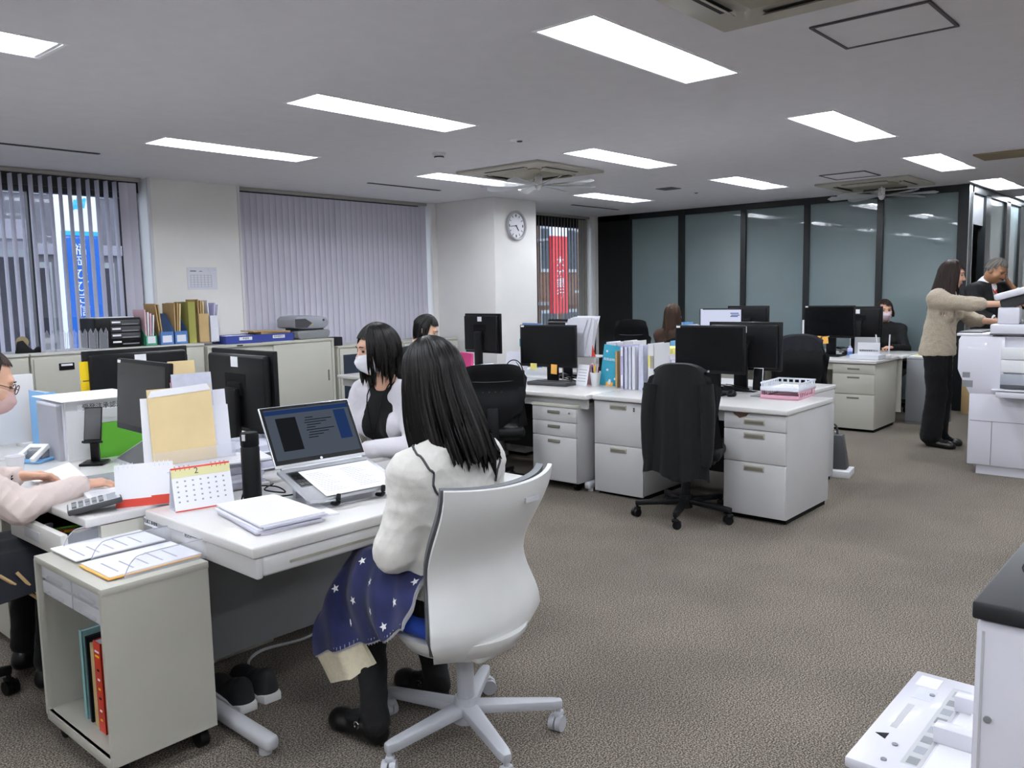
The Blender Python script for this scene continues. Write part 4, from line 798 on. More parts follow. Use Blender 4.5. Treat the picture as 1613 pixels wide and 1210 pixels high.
sd.cone(mid + up * .03, mid + up * .2, .065, .06, k=.01, neg=True); part('inner_shirt', sd.mesh('inner_shirt', .003), 'black_cloth', t)
hair(t, M, 'hair_black', lambda p: .09 if abs(p) < 2.45 else .0, lambda p: 1.5 if abs(p) < 2.45 else 1.0, a=.092, b=.11, c=.126, flare=.1, curl=.03, nc=220, ns=34, jit=.004, ljit=.05, layers=3, seed=4)
mask(t, M, 'mask_white'); face_bits(t, M)
O('lanyard', B().tube(smooth_path([M @ Vector((.06, -.02, -.15)), mid + fwd * .10 + lat * .05 + up * .0, mid - up * .2 + fwd * .15, mid - up * .26 + fwd * .155], 5), .003, 5).tube(smooth_path([M @ Vector((-.06, -.02, -.15)), mid + fwd * .10 - lat * .05, mid - up * .2 + fwd * .15], 5), .003, 5), 'black_matte', t)
# --- the pink sweater woman at the left edge
t, M, J = figure('woman in a pale pink sweater and mask at the left edge, handling papers', (.70, 3.36, 0), R_(-90), (.0, .27, 1.14), R_(-8), R_(22), ((-.17, .09, .95), (.17, .09, .95)), ((-.13, .40, .755), (.135, .53, .738)), ((-.09, 0, .47), (.09, 0, .47)), ((-.12, .42, .455), (.12, .42, .455)), ((-.12, .36, .1), (.12, .36, .1)), ((-.12, .52, .03), (.12, .52, .03)), vox=.0046, vgar=.006, top='sweater_pink', bottom='black_cloth', loose=.01, fold=.016, el=((-.27, .2, .76), (.2, .29, .71)), cuff=.92, seed=12, hands=[dict(d=(.3, .9, -.08), n=(-.45, .1, .85), curl=.28, thumb=(.55, .2)), dict(d=(.05, 1, -.08), n=(.1, 0, 1), curl=.32)])
P3 = t
hair(t, M, 'hair_dark_brown', lambda p: .08 if abs(p) < 2.0 else .0, lambda p: 1.5 if abs(p) < 2.0 else .85, a=.088, b=.106, c=.121, flare=.0, curl=.02, nc=160, ns=24, seed=8); mask(t, M, 'mask_pink'); face_bits(t, M)
O('glasses', B().tube([M @ Vector((.031 + .024 * math.cos(x), .106, .004 + .017 * math.sin(x))) for x in [i * PI / 8 for i in range(16)]], .0018, 5, closed=True).tube([M @ Vector((-.031 + .024 * math.cos(x), .106, .004 + .017 * math.sin(x))) for x in [i * PI / 8 for i in range(16)]], .0018, 5, closed=True).tube([M @ Vector((.055, .106, .006)), M @ Vector((.078, .0, .006))], .0018, 5).tube([M @ Vector((-.055, .106, .006)), M @ Vector((-.078, 0, .006))], .0018, 5), 'brown', t)
w = V3(-.13, .40, .755); d = V3(.3, .9, -.08); d /= np.linalg.norm(d); c = w - d * .02; u = np.cross(d, (0, 0, 1)); u /= np.linalg.norm(u); v = np.cross(u, d)
O('hair_tie', B().tube([Vector(c + (u * math.cos(x) + v * math.sin(x)) * .03) for x in [i * PI / 9 for i in range(18)]], .006, 6, closed=True), 'black_matte', t)
# --- woman in dark clothes by the windows
t, M, J = figure('woman in dark clothes and mask looking down at the window-end desk', (4.43, 4.98, 0), R_(-92), (.0, .17, 1.135), R_(-50), R_(30), ((-.165, .07, .945), (.165, .07, .945)), ((-.14, .44, .735), (.13, .44, .735)), ((-.09, 0, .49), (.09, 0, .49)), ((-.1, .42, .5), (.1, .42, .5)), ((-.1, .38, .1), (.1, .38, .1)), ((-.1, .54, .03), (.1, .54, .03)), vox=.009, top='navy_cloth', fold=.006, seed=15)
hair(t, M, 'hair_black', lambda p: .15 if abs(p) < 1.75 else (.0 if abs(p) > 1.95 else .08), lambda p: 1.5 if abs(p) < 1.95 else (1.05 if abs(p) < 2.8 else .95), a=.088, b=.106, c=.126, flare=.0, drift=(0, -.02), curl=.02, nc=180, ns=30, seed=21); mask(t, M, 'mask_white'); face_bits(t, M, True)
# --- brown-haired woman far, from behind
t, M, J = figure('long brown-haired woman seen from behind at the far desks', (7.72, 4.57, 0), R_(-92), (0, .06, 1.15), R_(0), R_(4), ((-.16, .02, .95), (.16, .02, .95)), ((-.14, .40, .735), (.13, .42, .735)), ((-.09, 0, .49), (.09, 0, .49)), ((-.1, .42, .5), (.1, .42, .5)), ((-.1, .40, .1), (.1, .40, .1)), ((-.1, .56, .03), (.1, .56, .03)), vox=.01, top='brown_top', fold=.005, seed=18)
hair(t, M, 'hair_brown', lambda p: .27 if abs(p) < 1.9 else .0, lambda p: 1.55 if abs(p) < 1.9 else .9, a=.086, b=.105, c=.121, flare=.02, nc=160, ns=30, seed=25); face_bits(t, M)
# --- person with the lilac mask, far right
t, M, J = figure('person in black with short dark hair and a lilac mask behind the far monitors', (9.98, 3.1, 0), R_(98), (.0, .08, 1.135), R_(22), R_(6), ((-.18, .03, .93), (.18, .03, .93)), ((-.14, .40, .735), (.13, .42, .735)), ((-.09, 0, .49), (.09, 0, .49)), ((-.1, .42, .5), (.1, .42, .5)), ((-.1, .40, .1), (.1, .40, .1)), ((-.1, .56, .03), (.1, .56, .03)), vox=.009, top='suit_black', loose=.006, fold=.006, seed=31)
hair(t, M, 'hair_dark_brown', lambda p: .06 if abs(p) < 2.1 else .0, lambda p: 1.5 if abs(p) < 2.1 else (.95 if p > 0 else 1.1), a=.09, b=.107, c=.126, flare=.12, curl=.03, nc=150, ns=24, seed=33); mask(t, M, 'mask_lilac'); face_bits(t, M)
# --- standing woman at the copier
t, M, J = figure('standing woman in a beige sweater and black trousers lifting the copier lid', (7.93, 2.0, 0), R_(178), (.0, .07, 1.50), R_(8), R_(12), ((-.165, .02, 1.31), (.165, .0, 1.31)), ((-.1, .42, 1.09), (.06, .50, 1.245)), ((-.08, -.02, .86), (.08, -.02, .86)), ((-.085, .0, .47), (.085, .01, .47)), ((-.085, -.03, .09), (.085, -.03, .09)), ((-.09, .12, .03), (.1, .12, .03)), vox=.0065, vgar=.007, top='sweater_beige', loose=.014, topz=.80, fold=.014, seated=False, legw=.045, legg=.022, hem=.025, cuff=.28, slim=1.0, seed=41, hands=[dict(d=(.1, 1, .0), n=(0, 0, 1), curl=.3), dict(d=(-.1, 1, .1), n=(.5, 0, .8), curl=.25)])
hair(t, M, 'hair_dark_brown', lambda p: .31 if abs(p) < 2.1 else (.1 if abs(p) < 2.4 else .0), lambda p: 1.55 if abs(p) < 2.4 else 1.05, a=.089, b=.108, c=.128, flare=.15, drift=(0, -.02), nc=180, ns=34, ljit=.04, seed=43); face_bits(t, M)
# --- standing man rubbing his neck
def suit(st, mid, up, fwd, lat, pel): st.cone(mid + up * .03 + fwd * .12, mid - up * .22 + fwd * .12, .045, .012, k=.01, neg=True)
t, M, J = figure('grey-haired man in a black suit looking down with a hand at his neck', (9.5, 1.97, 0), R_(150), (.02, .10, 1.545), R_(10), R_(34), ((-.2, -.02, 1.38), (.2, -.02, 1.36)), ((-.13, .11, 1.42), (.16, .32, 1.03)), ((-.09, -.02, .88), (.09, -.02, .88)), ((-.1, 0, .48), (.1, .0, .48)), ((-.1, -.03, .09), (.1, -.03, .09)), ((-.12, .14, .03), (.12, .14, .03)), vox=.008, top='suit_black', bottom='suit_black', skin='skin_dark', fem=False, topz=.78, loose=.01, fold=.007, seated=False, el=((-.33, .17, 1.2), (.28, .12, 1.13)), cuff=.5, topcut=suit, seed=51, hands=[dict(d=(.35, -.25, .9), n=(-.6, .7, .1), curl=.35), dict(d=(-.2, 1, -.1), n=(0, 0, 1), curl=.3)])
hair(t, M, 'hair_grey', lambda p: 0.0, lambda p: 1.75 if abs(p) < 1.6 else (1.35 if abs(p) < 2.0 else .95), a=.083, b=.104, c=.126, nc=150, ns=24, jit=.006, ljit=0, layers=2, seed=55, clump=17, off2=.006); face_bits(t, M, True)
sd = SD(.007); mid, up, fwd, lat, pel = [J[k] for k in ('mid', 'up', 'fwd', 'lat', 'pel')]; sd.cone(mid - up * .02, pel + up * .1, .14, .12, k=.03, flat=(fwd, .66)); sd.cone(mid + up * .0, mid + up * .07, .068, .06, k=.02); part('shirt', sd.mesh('shirt'), 'shirt_white', t)
for i, (a, b) in enumerate(((.5, .62), (.5, .62))):
    e, w_ = J['el'][i], [V3(-.13, .11, 1.42), V3(.16, .32, 1.03)][i]; O('shirt_cuff', B().cyl(tuple(e + (w_ - e) * .44), tuple(e + (w_ - e) * .64), .048, .043, n=20), 'shirt_white', t)
O('lanyard', B().tube(smooth_path([mid + up * .06 + lat * .05 + fwd * .03, mid - up * .08 + fwd * .13, mid - up * .2 + fwd * .16], 5), .006, 6).tube(smooth_path([mid + up * .06 - lat * .05 + fwd * .03, mid - up * .08 + fwd * .125, mid - up * .2 + fwd * .16], 5), .006, 6).box(tuple(mid - up * .26 + fwd * .17), (.05, .008, .08)), 'red', t)
# ---------------------------------------------------------------- chairs
white_chair((1.80, 1.81, 0), 0)
black_chair('grey mesh-back chair behind the white-cardigan woman', (2.75, 3.12, 0), R_(101), top=.9, mesh=True, perf=False, group='office chairs in use', simple=True)
black_chair('black chair of the pink-sweater woman at the left edge', (.66, 3.36, 0), R_(-90), top=.85, perf=False, group='office chairs in use', simple=True)
black_chair('empty black chair with a perforated back at the middle island', (4.40, 4.10, 0), R_(-42), top=.93, w=.235)
ck = black_chair('black swivel chair with a cardigan hung over its back', (4.55, 2.58, 0), R_(-70), top=.93, perf=False)
black_chair('black chair behind the seated dark-clothed woman', (4.32, 4.98, 0), R_(-92), top=.9, perf=False, group='office chairs in use', simple=True)
cj = black_chair('black chair with a dark jacket on its back beyond the middle island', (6.62, 2.72, 0), R_(112), top=.97, perf=False, seatm='brown')
black_chair('black-backed empty chair beyond the white binders', (6.62, 4.0, 0), R_(75), top=.97, perf=False)
black_chair('black chair the brown-haired woman sits on', (7.62, 4.57, 0), R_(-92), top=.86, perf=False, group='office chairs in use', simple=True)
black_chair('tilted black chair at the far left desk near the dark panel', (8.0, 5.18, 0), R_(-70), top=1.1, w=.2, perf=True)
black_chair('black chair of the lilac-mask person by the glass wall', (9.93, 3.1, 0), R_(98), top=.8, perf=False, group='office chairs in use', simple=True)
# cardigan draped on a chair back: front side falls towards -y local (behind the chair)
def drape(label, ch, m, w, z1, zl, zr, name, sleeves=True):
    t = E(name, ch.location, ch.rotation_euler[2], label=label, cat='clothing', group='clothes hung on chair backs')
    r = np.random.default_rng(5)
    def fn(u, v):
        s = (u - .5) * 2; zb = zl + (zr - zl) * u + .02 * math.sin(u * 9); k = max(0, v - .12) / .88
        if v < .12: a = (1 - v / .12) * PI * .5; y = -.268 + .035 * math.sin(a); z = z1 - .05 + .05 * math.cos(a)
        else: y = -.312 - .035 * k + .02 * abs(s) ** 2 * (1 - k) + .012 * math.sin(s * 9 + 1) * k + .006 * math.sin(s * 23) * k; z = z1 - (z1 - zb) * k
        ww = w * (.72 + .28 * min(1, k * 2.2 + .35 * (v < .12))) * (1 + .04 * math.sin(k * 7)); dz = -.05 * abs(s) ** 3 * (1 - k)
        return Vector((s * ww, y + .05 * abs(s) ** 2.4 * (1 - .5 * k), z + dz))
    O('back_cloth', B().grid(fn, 44, 40, thick=.006), m, t)
    def fr(u, v):
        s = (u - .5) * 2; return Vector((s * w * .74, -.228 + .045 * abs(s) ** 2 + .02 * v + .006 * math.sin(s * 11) * v, z1 - .012 - .3 * v - .05 * abs(s) ** 3))
    O('front_cloth', B().grid(fr, 24, 12, thick=.006), m, t)
    for q in ((-1, 1) if sleeves else ()):
        O('sleeve', B().tube(smooth_path([(q * w * .82, -.27, z1 - .12), (q * w * .92, -.29, z1 - .3), (q * w * .9, -.3, zl + .13), (q * w * .86, -.3, zl + .05)], 8), .048, 12, .034), m, t)
drape('black cardigan draped over the swivel chair in front of the chipped desk', ck, 'black_cloth', .19, .985, .34, .29, 'cardigan')
drape('dark jacket hung on the chair beyond the monitors', cj, 'navy_cloth', .225, 1.02, .55, .55, 'jacket', False)
# ---------------------------------------------------------------- blanket on the lap of the laptop woman
def blanket_pt(u, v):
    # u: 0 right edge .. 1 left hem ; v: 0 waist .. 1 over the knees and down ; world coordinates
    x0 = 1.80; s = u
    yv = 1.80 + .45 * v; zt = lerp([(0, .585), (.3, .61), (.62, .60), (.82, .575), (1, .43)])(v); zh = lerp([(0, .45), (.2, .39), (.5, .34), (.75, .29), (1, .235)])(v)
    if s < .45: x = 2.0 - s / .45 * .34; z = zt - .05 * (abs((s - .25) / .25) ** 3) * (s < .25) + .012 * math.sin(s * 30 + v * 9)
    else:
        k = (s - .45) / .55; a = min(1, k * 1.8); x = 1.66 - .085 * math.sin(a * PI / 2) - .02 * k + .02 * math.sin(k * 4 + v * 9) * k + .008 * math.sin(v * 25 + k * 6); z = zt - (zt - zh) * k ** 1.1
        yv += .03 * k * (v - .4) + .012 * math.sin(k * 8 + v * 5) * k
    return Vector((x, yv, max(z, .2)))
BL = E('blanket', (0, 0, 0), label='navy star-patterned blanket with fleece lining on the lap of the laptop woman', cat='blanket')
O('velvet_side', B().grid(blanket_pt, 60, 40, thick=.008), 'blanket_navy', BL)
def edge(fn, n=40): return [fn(i / n) for i in range(n + 1)]
b = B()
for pts in (edge(lambda q: blanket_pt(1, q)), edge(lambda q: blanket_pt(.45 + .55 * q, 0))):
    b.tube(pts, .005, 6)
    for i in range(0, len(pts) - 1): b.cyl(pts[i] + Vector((-.004, -.004, -.006)), pts[i] + Vector((-.005, -.005, .016)), .0013, n=4)
O('stitching', b, 'light_grey', BL)
def corner(u, v):
    p = blanket_pt(1, .55 + .45 * u); return p + Vector((.015 * v + .015 * math.sin(u * 7) * v, -.04 * v * (1 - u) - .06 * v * u + .01 * math.sin(u * 9) * v, -.13 * v * (.55 + .45 * math.sin(u * PI * .5)) + .05 * v * u))
O('fleece_flap', B().grid(corner, 30, 14, thick=.012), 'fleece', BL)
O('fleece_tail', B().grid(lambda u, v: Vector((1.86 + .09 * u, 1.85 + .05 * v, .35 - .13 * v * (1 - .5 * u))), 8, 8, thick=.01), 'fleece', BL)
def star(b, p, n, r):
    z = n.normalized(); x = z.cross(Vector((.2, .3, 1))).normalized(); y = z.cross(x)
    pts = [p + z * .0045 + (x * math.cos(k * PI / 5) + y * math.sin(k * PI / 5)) * (r if k % 2 == 0 else r * .42) for k in range(10)]
    for k in range(10): b.poly([p + z * .0045, pts[k], pts[(k + 1) % 10]])
for u, v in ((.5, .25), (.52, .62), (.62, .42), (.72, .15), (.74, .55), (.8, .32), (.88, .62), (.66, .8), (.9, .18), (.35, .5), (.2, .3), (.57, .05)):
    p = blanket_pt(u, v); n = (blanket_pt(u + .01, v) - p).cross(blanket_pt(u, v + .01) - p); n = n if n.x < 0 or n.z > .7 * n.length else -n
    bb = B(); star(bb, p + n.normalized() * .004, n, .015); O('star', bb, 'star_white', BL, smooth=False)
# patterned blanket at the left edge on the pink woman's lap
bl = E('lap_blanket', (.70, 3.36, 0), R_(-90), label='patchwork blanket in pink, tan and navy hanging from the lap at the left edge', cat='blanket')
patm = ['navy_cloth', 'navy_cloth', 'navy_cloth', 'pink_paper', 'navy_cloth', 'tan_box', 'blanket_navy']
for k in range(7):
    a0, a1 = k / 7, (k + 1) / 7
    def fn(u, v, a0=a0, a1=a1):
        v = a0 + (a1 - a0) * v; s = (u - .5) * 2
        y = lerp([(0, .12), (.45, .5), (.6, .54), (1, .5)])(v); z = lerp([(0, .56), (.4, .555), (.58, .47), (1, .12)])(v) - .16 * abs(s) ** 4 * (1 - v)
        return Vector((s * (.25 + .03 * math.sin(v * 9)), y + .015 * math.sin(s * 8 + v * 4) * v, z + .008 * math.sin(s * 12)))
    O('patch', B().grid(fn, 20, 6, thick=.006), patm[k], bl)
O('fringe', B().tube(smooth_path([(.24, .2, .5), (.26, .3, .4), (.265, .38, .3)], 5), .006, 6).tube(smooth_path([(.25, .25, .5), (.27, .34, .36), (.27, .4, .28)], 5), .006, 6), 'tan_box', bl)
# shoes under the desk and power cord
sn = E('sneakers', (1.44, 2.52, 0), R_(0), label='pair of black slip-on sneakers with white soles under the laptop desk', cat='shoes')
for x in (0, .095): shoe(sn, (x, 0, 0), (x + .02, .25, 0), 'shoe_canvas', h=.075, w=.045, sole='rubber_white')
O('extension_lead', B().tube(smooth_path([(2.3, 2.95, .02), (2.1, 2.92, .012), (1.92, 2.86, .01), (1.74, 2.9, .008), (1.64, 2.84, .007), (1.62, 2.74, .007)], 8), .006, 6), 'light_grey', label='pale power cord curling on the carpet under the laptop desk', cat='cable')
# ---------------------------------------------------------------- near island: monitors and desk things
monitor('slim black monitor turned towards the pink-sweater woman', (1.49, 3.27, .7), R_(-93), w=.49, h=.29, zb=.19, tilt=R_(4))
monitor('black curved monitor with a white asset label, back to the camera, near the laptop', (2.0, 3.36, .7), R_(88), w=.54, h=.37, zb=.12, back=True, sticker=False)
mb = monitor('wide black monitor seen from behind with yellow notes on its edge', (1.985, 4.38, .7), R_(180), w=.55, h=.33, zb=.135, back=True, sticker=False)
O('yellow_note', B().bx(.235, .295, .0, .002, .12, .145 + .07).bx(.235, .295, .0, .002, .065, .115), 'yellow', mb, (0, .014, .2), smooth=False)
# laptop on a stand
LP = E('laptop', (1.595, 2.315, .728), R_(-7), label='open silver laptop with papers over its keyboard on the foreground desk', cat='laptop')
Mb = T((0, 0, 0), (R_(15), 0, 0)); w, dp = .37, .25
O('base', B().bx(0, w, 0, dp, 0, .014, bev=.004, m=Mb), 'silver', LP); O('keyboard', B().bx(.02, w - .02, .1, dp - .03, .0142, .0155, m=Mb), 'dark_grey', LP, smooth=False)
for r in range(4):
    for c in range(3): O('key', B().bx(.024 + .0 * c + .018 * c, .04 + .018 * c, .108 + r * .026, .13 + r * .026, .0155, .0175, m=Mb), 'black_plastic', LP, smooth=False)
hy, hz = dp * math.cos(R_(15)) + .004, dp * math.sin(R_(15)) + .016; Ms = T((0, hy, hz), (R_(-30), 0, 0))
lid = O('lid', B().bx(0, w, -.004, .004, 0, .24, bev=.003, m=Ms), 'silver', LP); O('bezel', B().bx(.004, w - .004, -.0052, -.004, .012, .236, m=Ms), 'black_plastic', lid, smooth=False)
O('screen', B().bx(.014, w - .014, -.006, -.0052, .028, .226, m=Ms), 'lap_bg', lid, smooth=False)
for x0, x1, z0, z1, m_ in ((.05, .13, .06, .19, 'lap_dark'), (.014, w - .014, .205, .222, 'lap_blue'), (.29, .34, .08, .2, 'lap_blue')): O('window_pane', B().bx(x0, x1, -.0064, -.006, z0, z1, m=Ms), m_, lid, smooth=False)
for k in range(9): O('text_line', B().bx(.16 + .004 * (k % 3), .2 + .025 * (k % 4), -.0064, -.006, .1 + .01 * k, .1032 + .01 * k, m=Ms), 'lap_dark', lid, smooth=False)
O('logo', B().cyl((w / 2, -.0053, .017), (w / 2, -.0065, .017), .005, n=12, m=Ms), 'silver', lid); O('camera', B().cyl((w / 2, -.0053, .231), (w / 2, -.0065, .231), .002, n=8, m=Ms), 'screen_off', lid)
O('hinge', B().cyl((.02, hy - .002, hz - .002), (w - .02, hy - .002, hz - .002), .006, n=8), 'silver', LP)
st = E('laptop_stand', (1.595, 2.315, .7), R_(-7), label='low silver laptop stand with black hooks under the laptop', cat='stand')
O('plate', B().bx(.03, w - .03, .02, .22, .0, .005, bev=.002), 'silver', st)
O('prop', B().bx(.05, .08, .2, .22, .005, .075).bx(w - .08, w - .05, .2, .22, .005, .075), 'silver', st, smooth=False)
for x in (.1, .28): O('hook', B().tube(smooth_path([(x, .03, .008), (x, -.008, .016), (x, -.012, .034), (x + .005, -.006, .045)], 5), .008, 8), 'black_plastic', st)
pp = E('paper_sheet', (1.595, 2.315, .7289), R_(-7), label='printed sheets lying across the laptop keyboard', cat='paper')
O('sheet', B().bx(.06, .345, .0, .205, .0178, .0192, m=Mb), 'paper', pp, smooth=False)
for r in range(12):
    for c in range(2): O('text_line', B().bx(.075 + c * .135, .16 + c * .135 - .012 * (r % 4), .03 + r * .013, .0325 + r * .013, .0192, .0195, m=Mb), 'ink_light', pp, smooth=False)
# bottle
bt = E('water_bottle', (1.59, 2.66, .7), label='black slim flask standing beside the laptop', cat='bottle')
O('body', B().lathe([(0, 0), (.031, 0), (.033, .006), (.033, .185), (.03, .19), (0, .19)]), 'black_plastic', bt); O('cap', B().lathe([(0, .19), (.031, .19), (.0325, .196), (.0325, .232), (.028, .24), (0, .24)]), 'black_matte', bt); O('tag', B().box((-.03, -.012, .225), (.006, .012, .022), rot=(0, 0, .4)), 'light_grey', bt)
# desk calendars
def calendar(label, p, rz, w, h, front, rows, red, head):
    t = E('desk_calendar', p, rz, label=label, cat='calendar', group='desk calendars'); dp = .075; a = math.atan2(dp / 2, h)
    Mf = T((0, -dp / 2, 0), (-a, 0, 0)); Mk = T((0, dp / 2, 0), (a, 0, 0)); O('front_page', B().bx(0, w, -.0012, .0012, 0, h, m=Mf), 'paper', t, smooth=False); O('stand_board', B().bx(0, w, -.0012, .0012, 0, h, m=Mk), 'paper2', t, smooth=False)
    O('base_fold', B().bx(0, w, -dp / 2, dp / 2, 0, .0016), 'paper2', t, smooth=False)
    if head: O('header', B().bx(0, w, -.002, -.0013, h * .77, h, m=Mf), 'pale_yellow', t, smooth=False); text('2', .03, 'dark_grey', t, (w * .42, -dp * .5 + math.tan(a) * h * .88 - .003, h * .86), (PI / 2 - a, 0, 0)); O('red_edge', B().bx(0, w, -.0022, -.0013, h - .006, h, m=Mf).bx(0, w, -.0022, -.0013, 0, .004, m=Mf), 'red', t, smooth=False)
    if red: O('red_panel', B().bx(.0, w, -.002, -.0013, .002, h * .2, m=Mf).bx(w * .6, w, -.0021, -.0013, h * .2, h * .235, m=Mf), 'red', t, smooth=False)
    for r in range(rows):
        for c in range(7): O('date_mark', B().bx(w * (.07 + .13 * c), w * (.07 + .13 * c) + .006, -.002, -.0013, h * (.2 + .115 * r), h * (.2 + .115 * r) + .0055, m=Mf), 'ink_light', t, smooth=False)
    for k in range(12):
        if 4 <= k <= 7: continue
        x = w * (.08 + .84 * k / 11); O('ring', B().tube([(x, .009 * math.cos(q), h * math.cos(a) - .004 + .009 * math.sin(q)) for q in [i * PI / 5 for i in range(10)]], .0009, 4, closed=True), 'paper' if red else 'red', t)
calendar('white desk calendar with a red bottom band on the pink-sweater woman\'s desk', (1.225, 2.935, .7), R_(-26), .19, .15, 'paper', 0, True, False)
calendar('February desk calendar with a yellow header beside the black flask', (1.32, 2.72, .7), R_(-11), .2, .15, 'paper', 5, False, True)
# paper piles
def pile(label, pts, z, n, h, name='paper_stack', m='paper', jit=.012, group='paper piles', lines=True, curl=0):
    c = (sum(p[0] for p in pts) / len(pts), sum(p[1] for p in pts) / len(pts)); t = E(name, (c[0], c[1], z), label=label, cat='papers', group=group); r = random.Random(label)
    for i in range(n):
        a = r.uniform(-.05, .05) * jit / .012; dx, dy = r.uniform(-jit, jit), r.uniform(-jit, jit); zz = h * i / n
        O('sheet_bundle', B().prism([((x - c[0]) * math.cos(a) - (y - c[1]) * math.sin(a) + dx, (x - c[0]) * math.sin(a) + (y - c[1]) * math.cos(a) + dy) for x, y in pts], h / n * .96, m=T((0, 0, zz))), m if i == n - 1 else ('paper_edge' if i % 2 else 'paper2'), t, smooth=False)
    if lines:
        e = Vector((pts[1][0] - pts[0][0], pts[1][1] - pts[0][1], 0)); f = Vector((pts[3][0] - pts[0][0], pts[3][1] - pts[0][1], 0)); o = Vector((pts[0][0] - c[0], pts[0][1] - c[1], h + .0003))
        for k in range(12):
            a0 = o + f * (.12 + .06 * k) + e * .12; a1 = a0 + e * r.uniform(.4, .75); w_ = f.normalized() * .0022; O('text_line', B().poly([a0, a1, a1 + w_, a0 + w_]), 'ink_light', t, smooth=False)
    return t
pile('thick pile of printed papers at the front left of the laptop desk', [(1.33, 2.21), (1.55, 2.18), (1.60, 2.52), (1.40, 2.56)], .7, 5, .034)
pile('thin papers sticking out from under the laptop', [(1.53, 2.26), (1.64, 2.22), (1.68, 2.4), (1.58, 2.44)], .7, 2, .006, jit=.004)
pile('sheets stacked on a clear file tray behind the February calendar', [(1.42, 2.83), (1.72, 2.80), (1.75, 3.0), (1.45, 3.04)], .7, 7, .105, jit=.01)
pile('loose white sheets spread on the file tray behind the calendars', [(1.37, 2.84), (1.74, 2.76), (1.80, 2.94), (1.42, 3.02)], .8055, 2, .006, jit=.012)
pile('notes under the typing hand of the pink-sweater woman', [(1.17, 3.02), (1.31, 2.98), (1.37, 3.17), (1.22, 3.21)], .7, 2, .016, jit=.006)
pile('sheet held by the left hand of the pink-sweater woman', [(1.14, 3.32), (1.31, 3.36), (1.42, 3.80), (1.18, 3.62)], .722, 1, .002)
pile('white report with a yellow edge in front of the cardigan woman', [(2.24, 2.90), (2.46, 2.9), (2.47, 3.06), (2.26, 3.06)], .69 + .01, 2, .012, jit=.005)
# standing envelope and folders in a file stand
fs = E('file_stand', (1.38, 2.965, .8125), R_(-8), label='upright bundle of envelopes and clear folders behind the calendars', cat='folders')
for k, (x0, x1, h, m_, ry) in enumerate(((.0, .235, .28, 'manila', 0), (-.03, .2, .25, 'paper', .03), (.02, .3, .2, 'paper2', 0), (.1, .25, .33, 'clear_file', .0), (.1, .25, .315, 'magenta', 0), (.1, .25, .3, 'paper', 0), (.1, .2, .38, 'manila', -.0), (.2, .31, .26, 'paper2', 0))):
    O('envelope' if m_ == 'manila' else 'folder', B().bx(x0, x1, k * .008, k * .008 + .003, 0, h, m=T((0, 0, 0), (R_(-6), ry, 0))), m_, fs, smooth=False)
O('envelope_flap', B().prism([(.0, .25), (.235, .262), (.22, .287), (.015, .275)], .0008, m=T((0, -.0012, 0), (PI / 2 - R_(6), 0, 0))), 'paper', fs, smooth=False)
O('holder', B().bx(.0, .3, -.012, -.008, 0, .05).bx(.0, .3, .075, .08, 0, .12).bx(.3, .304, -.012, .08, 0, .06), 'acrylic', fs, smooth=False)
# file boxes on the pink desk
fb = E('file_box', (1.58, 4.05, .7), R_(-2), label='tall white file box topped with paper beside the slim monitor', cat='file box')
O('case', B().bx(-.12, .17, -.1, .2, 0, .27), 'white_plastic', fb, smooth=False); O('top_sheet', B().bx(-.15, .22, -.15, .24, .272, .276, bev=.0015), 'paper', fb, smooth=False)
for k in range(4): O('divider_folder', B().bx(-.15, -.121 - .007 * k, -.08, .18, 0, .26 - .012 * k), 'paper2', fb, (0, 0, 0), smooth=False)
O('label_strip', B().bx(-.07, .15, -.1015, -.1, .22, .25), 'paper', fb, smooth=False); text('受発注承認済', .03, 'dark_grey', fb, (.04, -.1025, .235), (PI / 2, 0, 0))
gf = E('green_file', (1.66, 3.925, .7), R_(-92), label='bright green file box below the white box label', cat='file box'); O('case', B().bx(-.003, .02, -.08, .12, 0, .16), 'lime', gf, smooth=False); O('memo', B().bx(-.005, -.003, -.06, -.02, .03, .14), 'sticky_orange', gf, smooth=False); O('memo_card', B().bx(-.005, -.003, .0, .04, .02, .13), 'clear_file', gf, smooth=False); O('scissors', B().bx(-.008, -.005, -.03, -.01, .1, .15), 'black_plastic', gf, smooth=False)
kf = E('kraft_file', (1.665, 4.37, .7), 0, label='kraft paper file with a pinned memo behind the white file box', cat='file'); O('case', B().bx(-.1, .1, -.05, .05, 0, .24), 'kraft', kf, smooth=False); O('base_band', B().bx(-.101, .101, -.051, .051, .02, .03), 'brown', kf, smooth=False); O('memo', B().bx(-.104, -.102, -.0, .055, .12, .25), 'paper', kf, smooth=False); O('orange_mark', B().bx(-.106, -.104, .015, .035, .18, .2), 'sticky_orange', kf, smooth=False)
ph = E('phone_on_stand', (1.5, 3.79, .7), R_(-40), label='smartphone on a black desk stand near the green file', cat='phone'); O('stand_base', B().bx(-.05, .05, -.05, .06, 0, .012, bev=.004), 'black_plastic', ph); O('stand_post', B().bx(-.018, .018, .01, .03, .01, .1, bev=.004), 'black_plastic', ph); Mp = T((0, -.0, .1), (-.3, .0, 0)); O('cradle', B().bx(-.04, .04, -.022, .006, -.006, .004, bev=.002, m=Mp), 'black_plastic', ph); O('phone', B().bx(-.037, .037, -.009, 0, .004, .155, bev=.004, m=Mp), 'black_plastic', ph); O('phone_screen', B().bx(-.033, .033, -.0098, -.009, .01, .149, m=Mp), 'screen_off', ph, smooth=False)
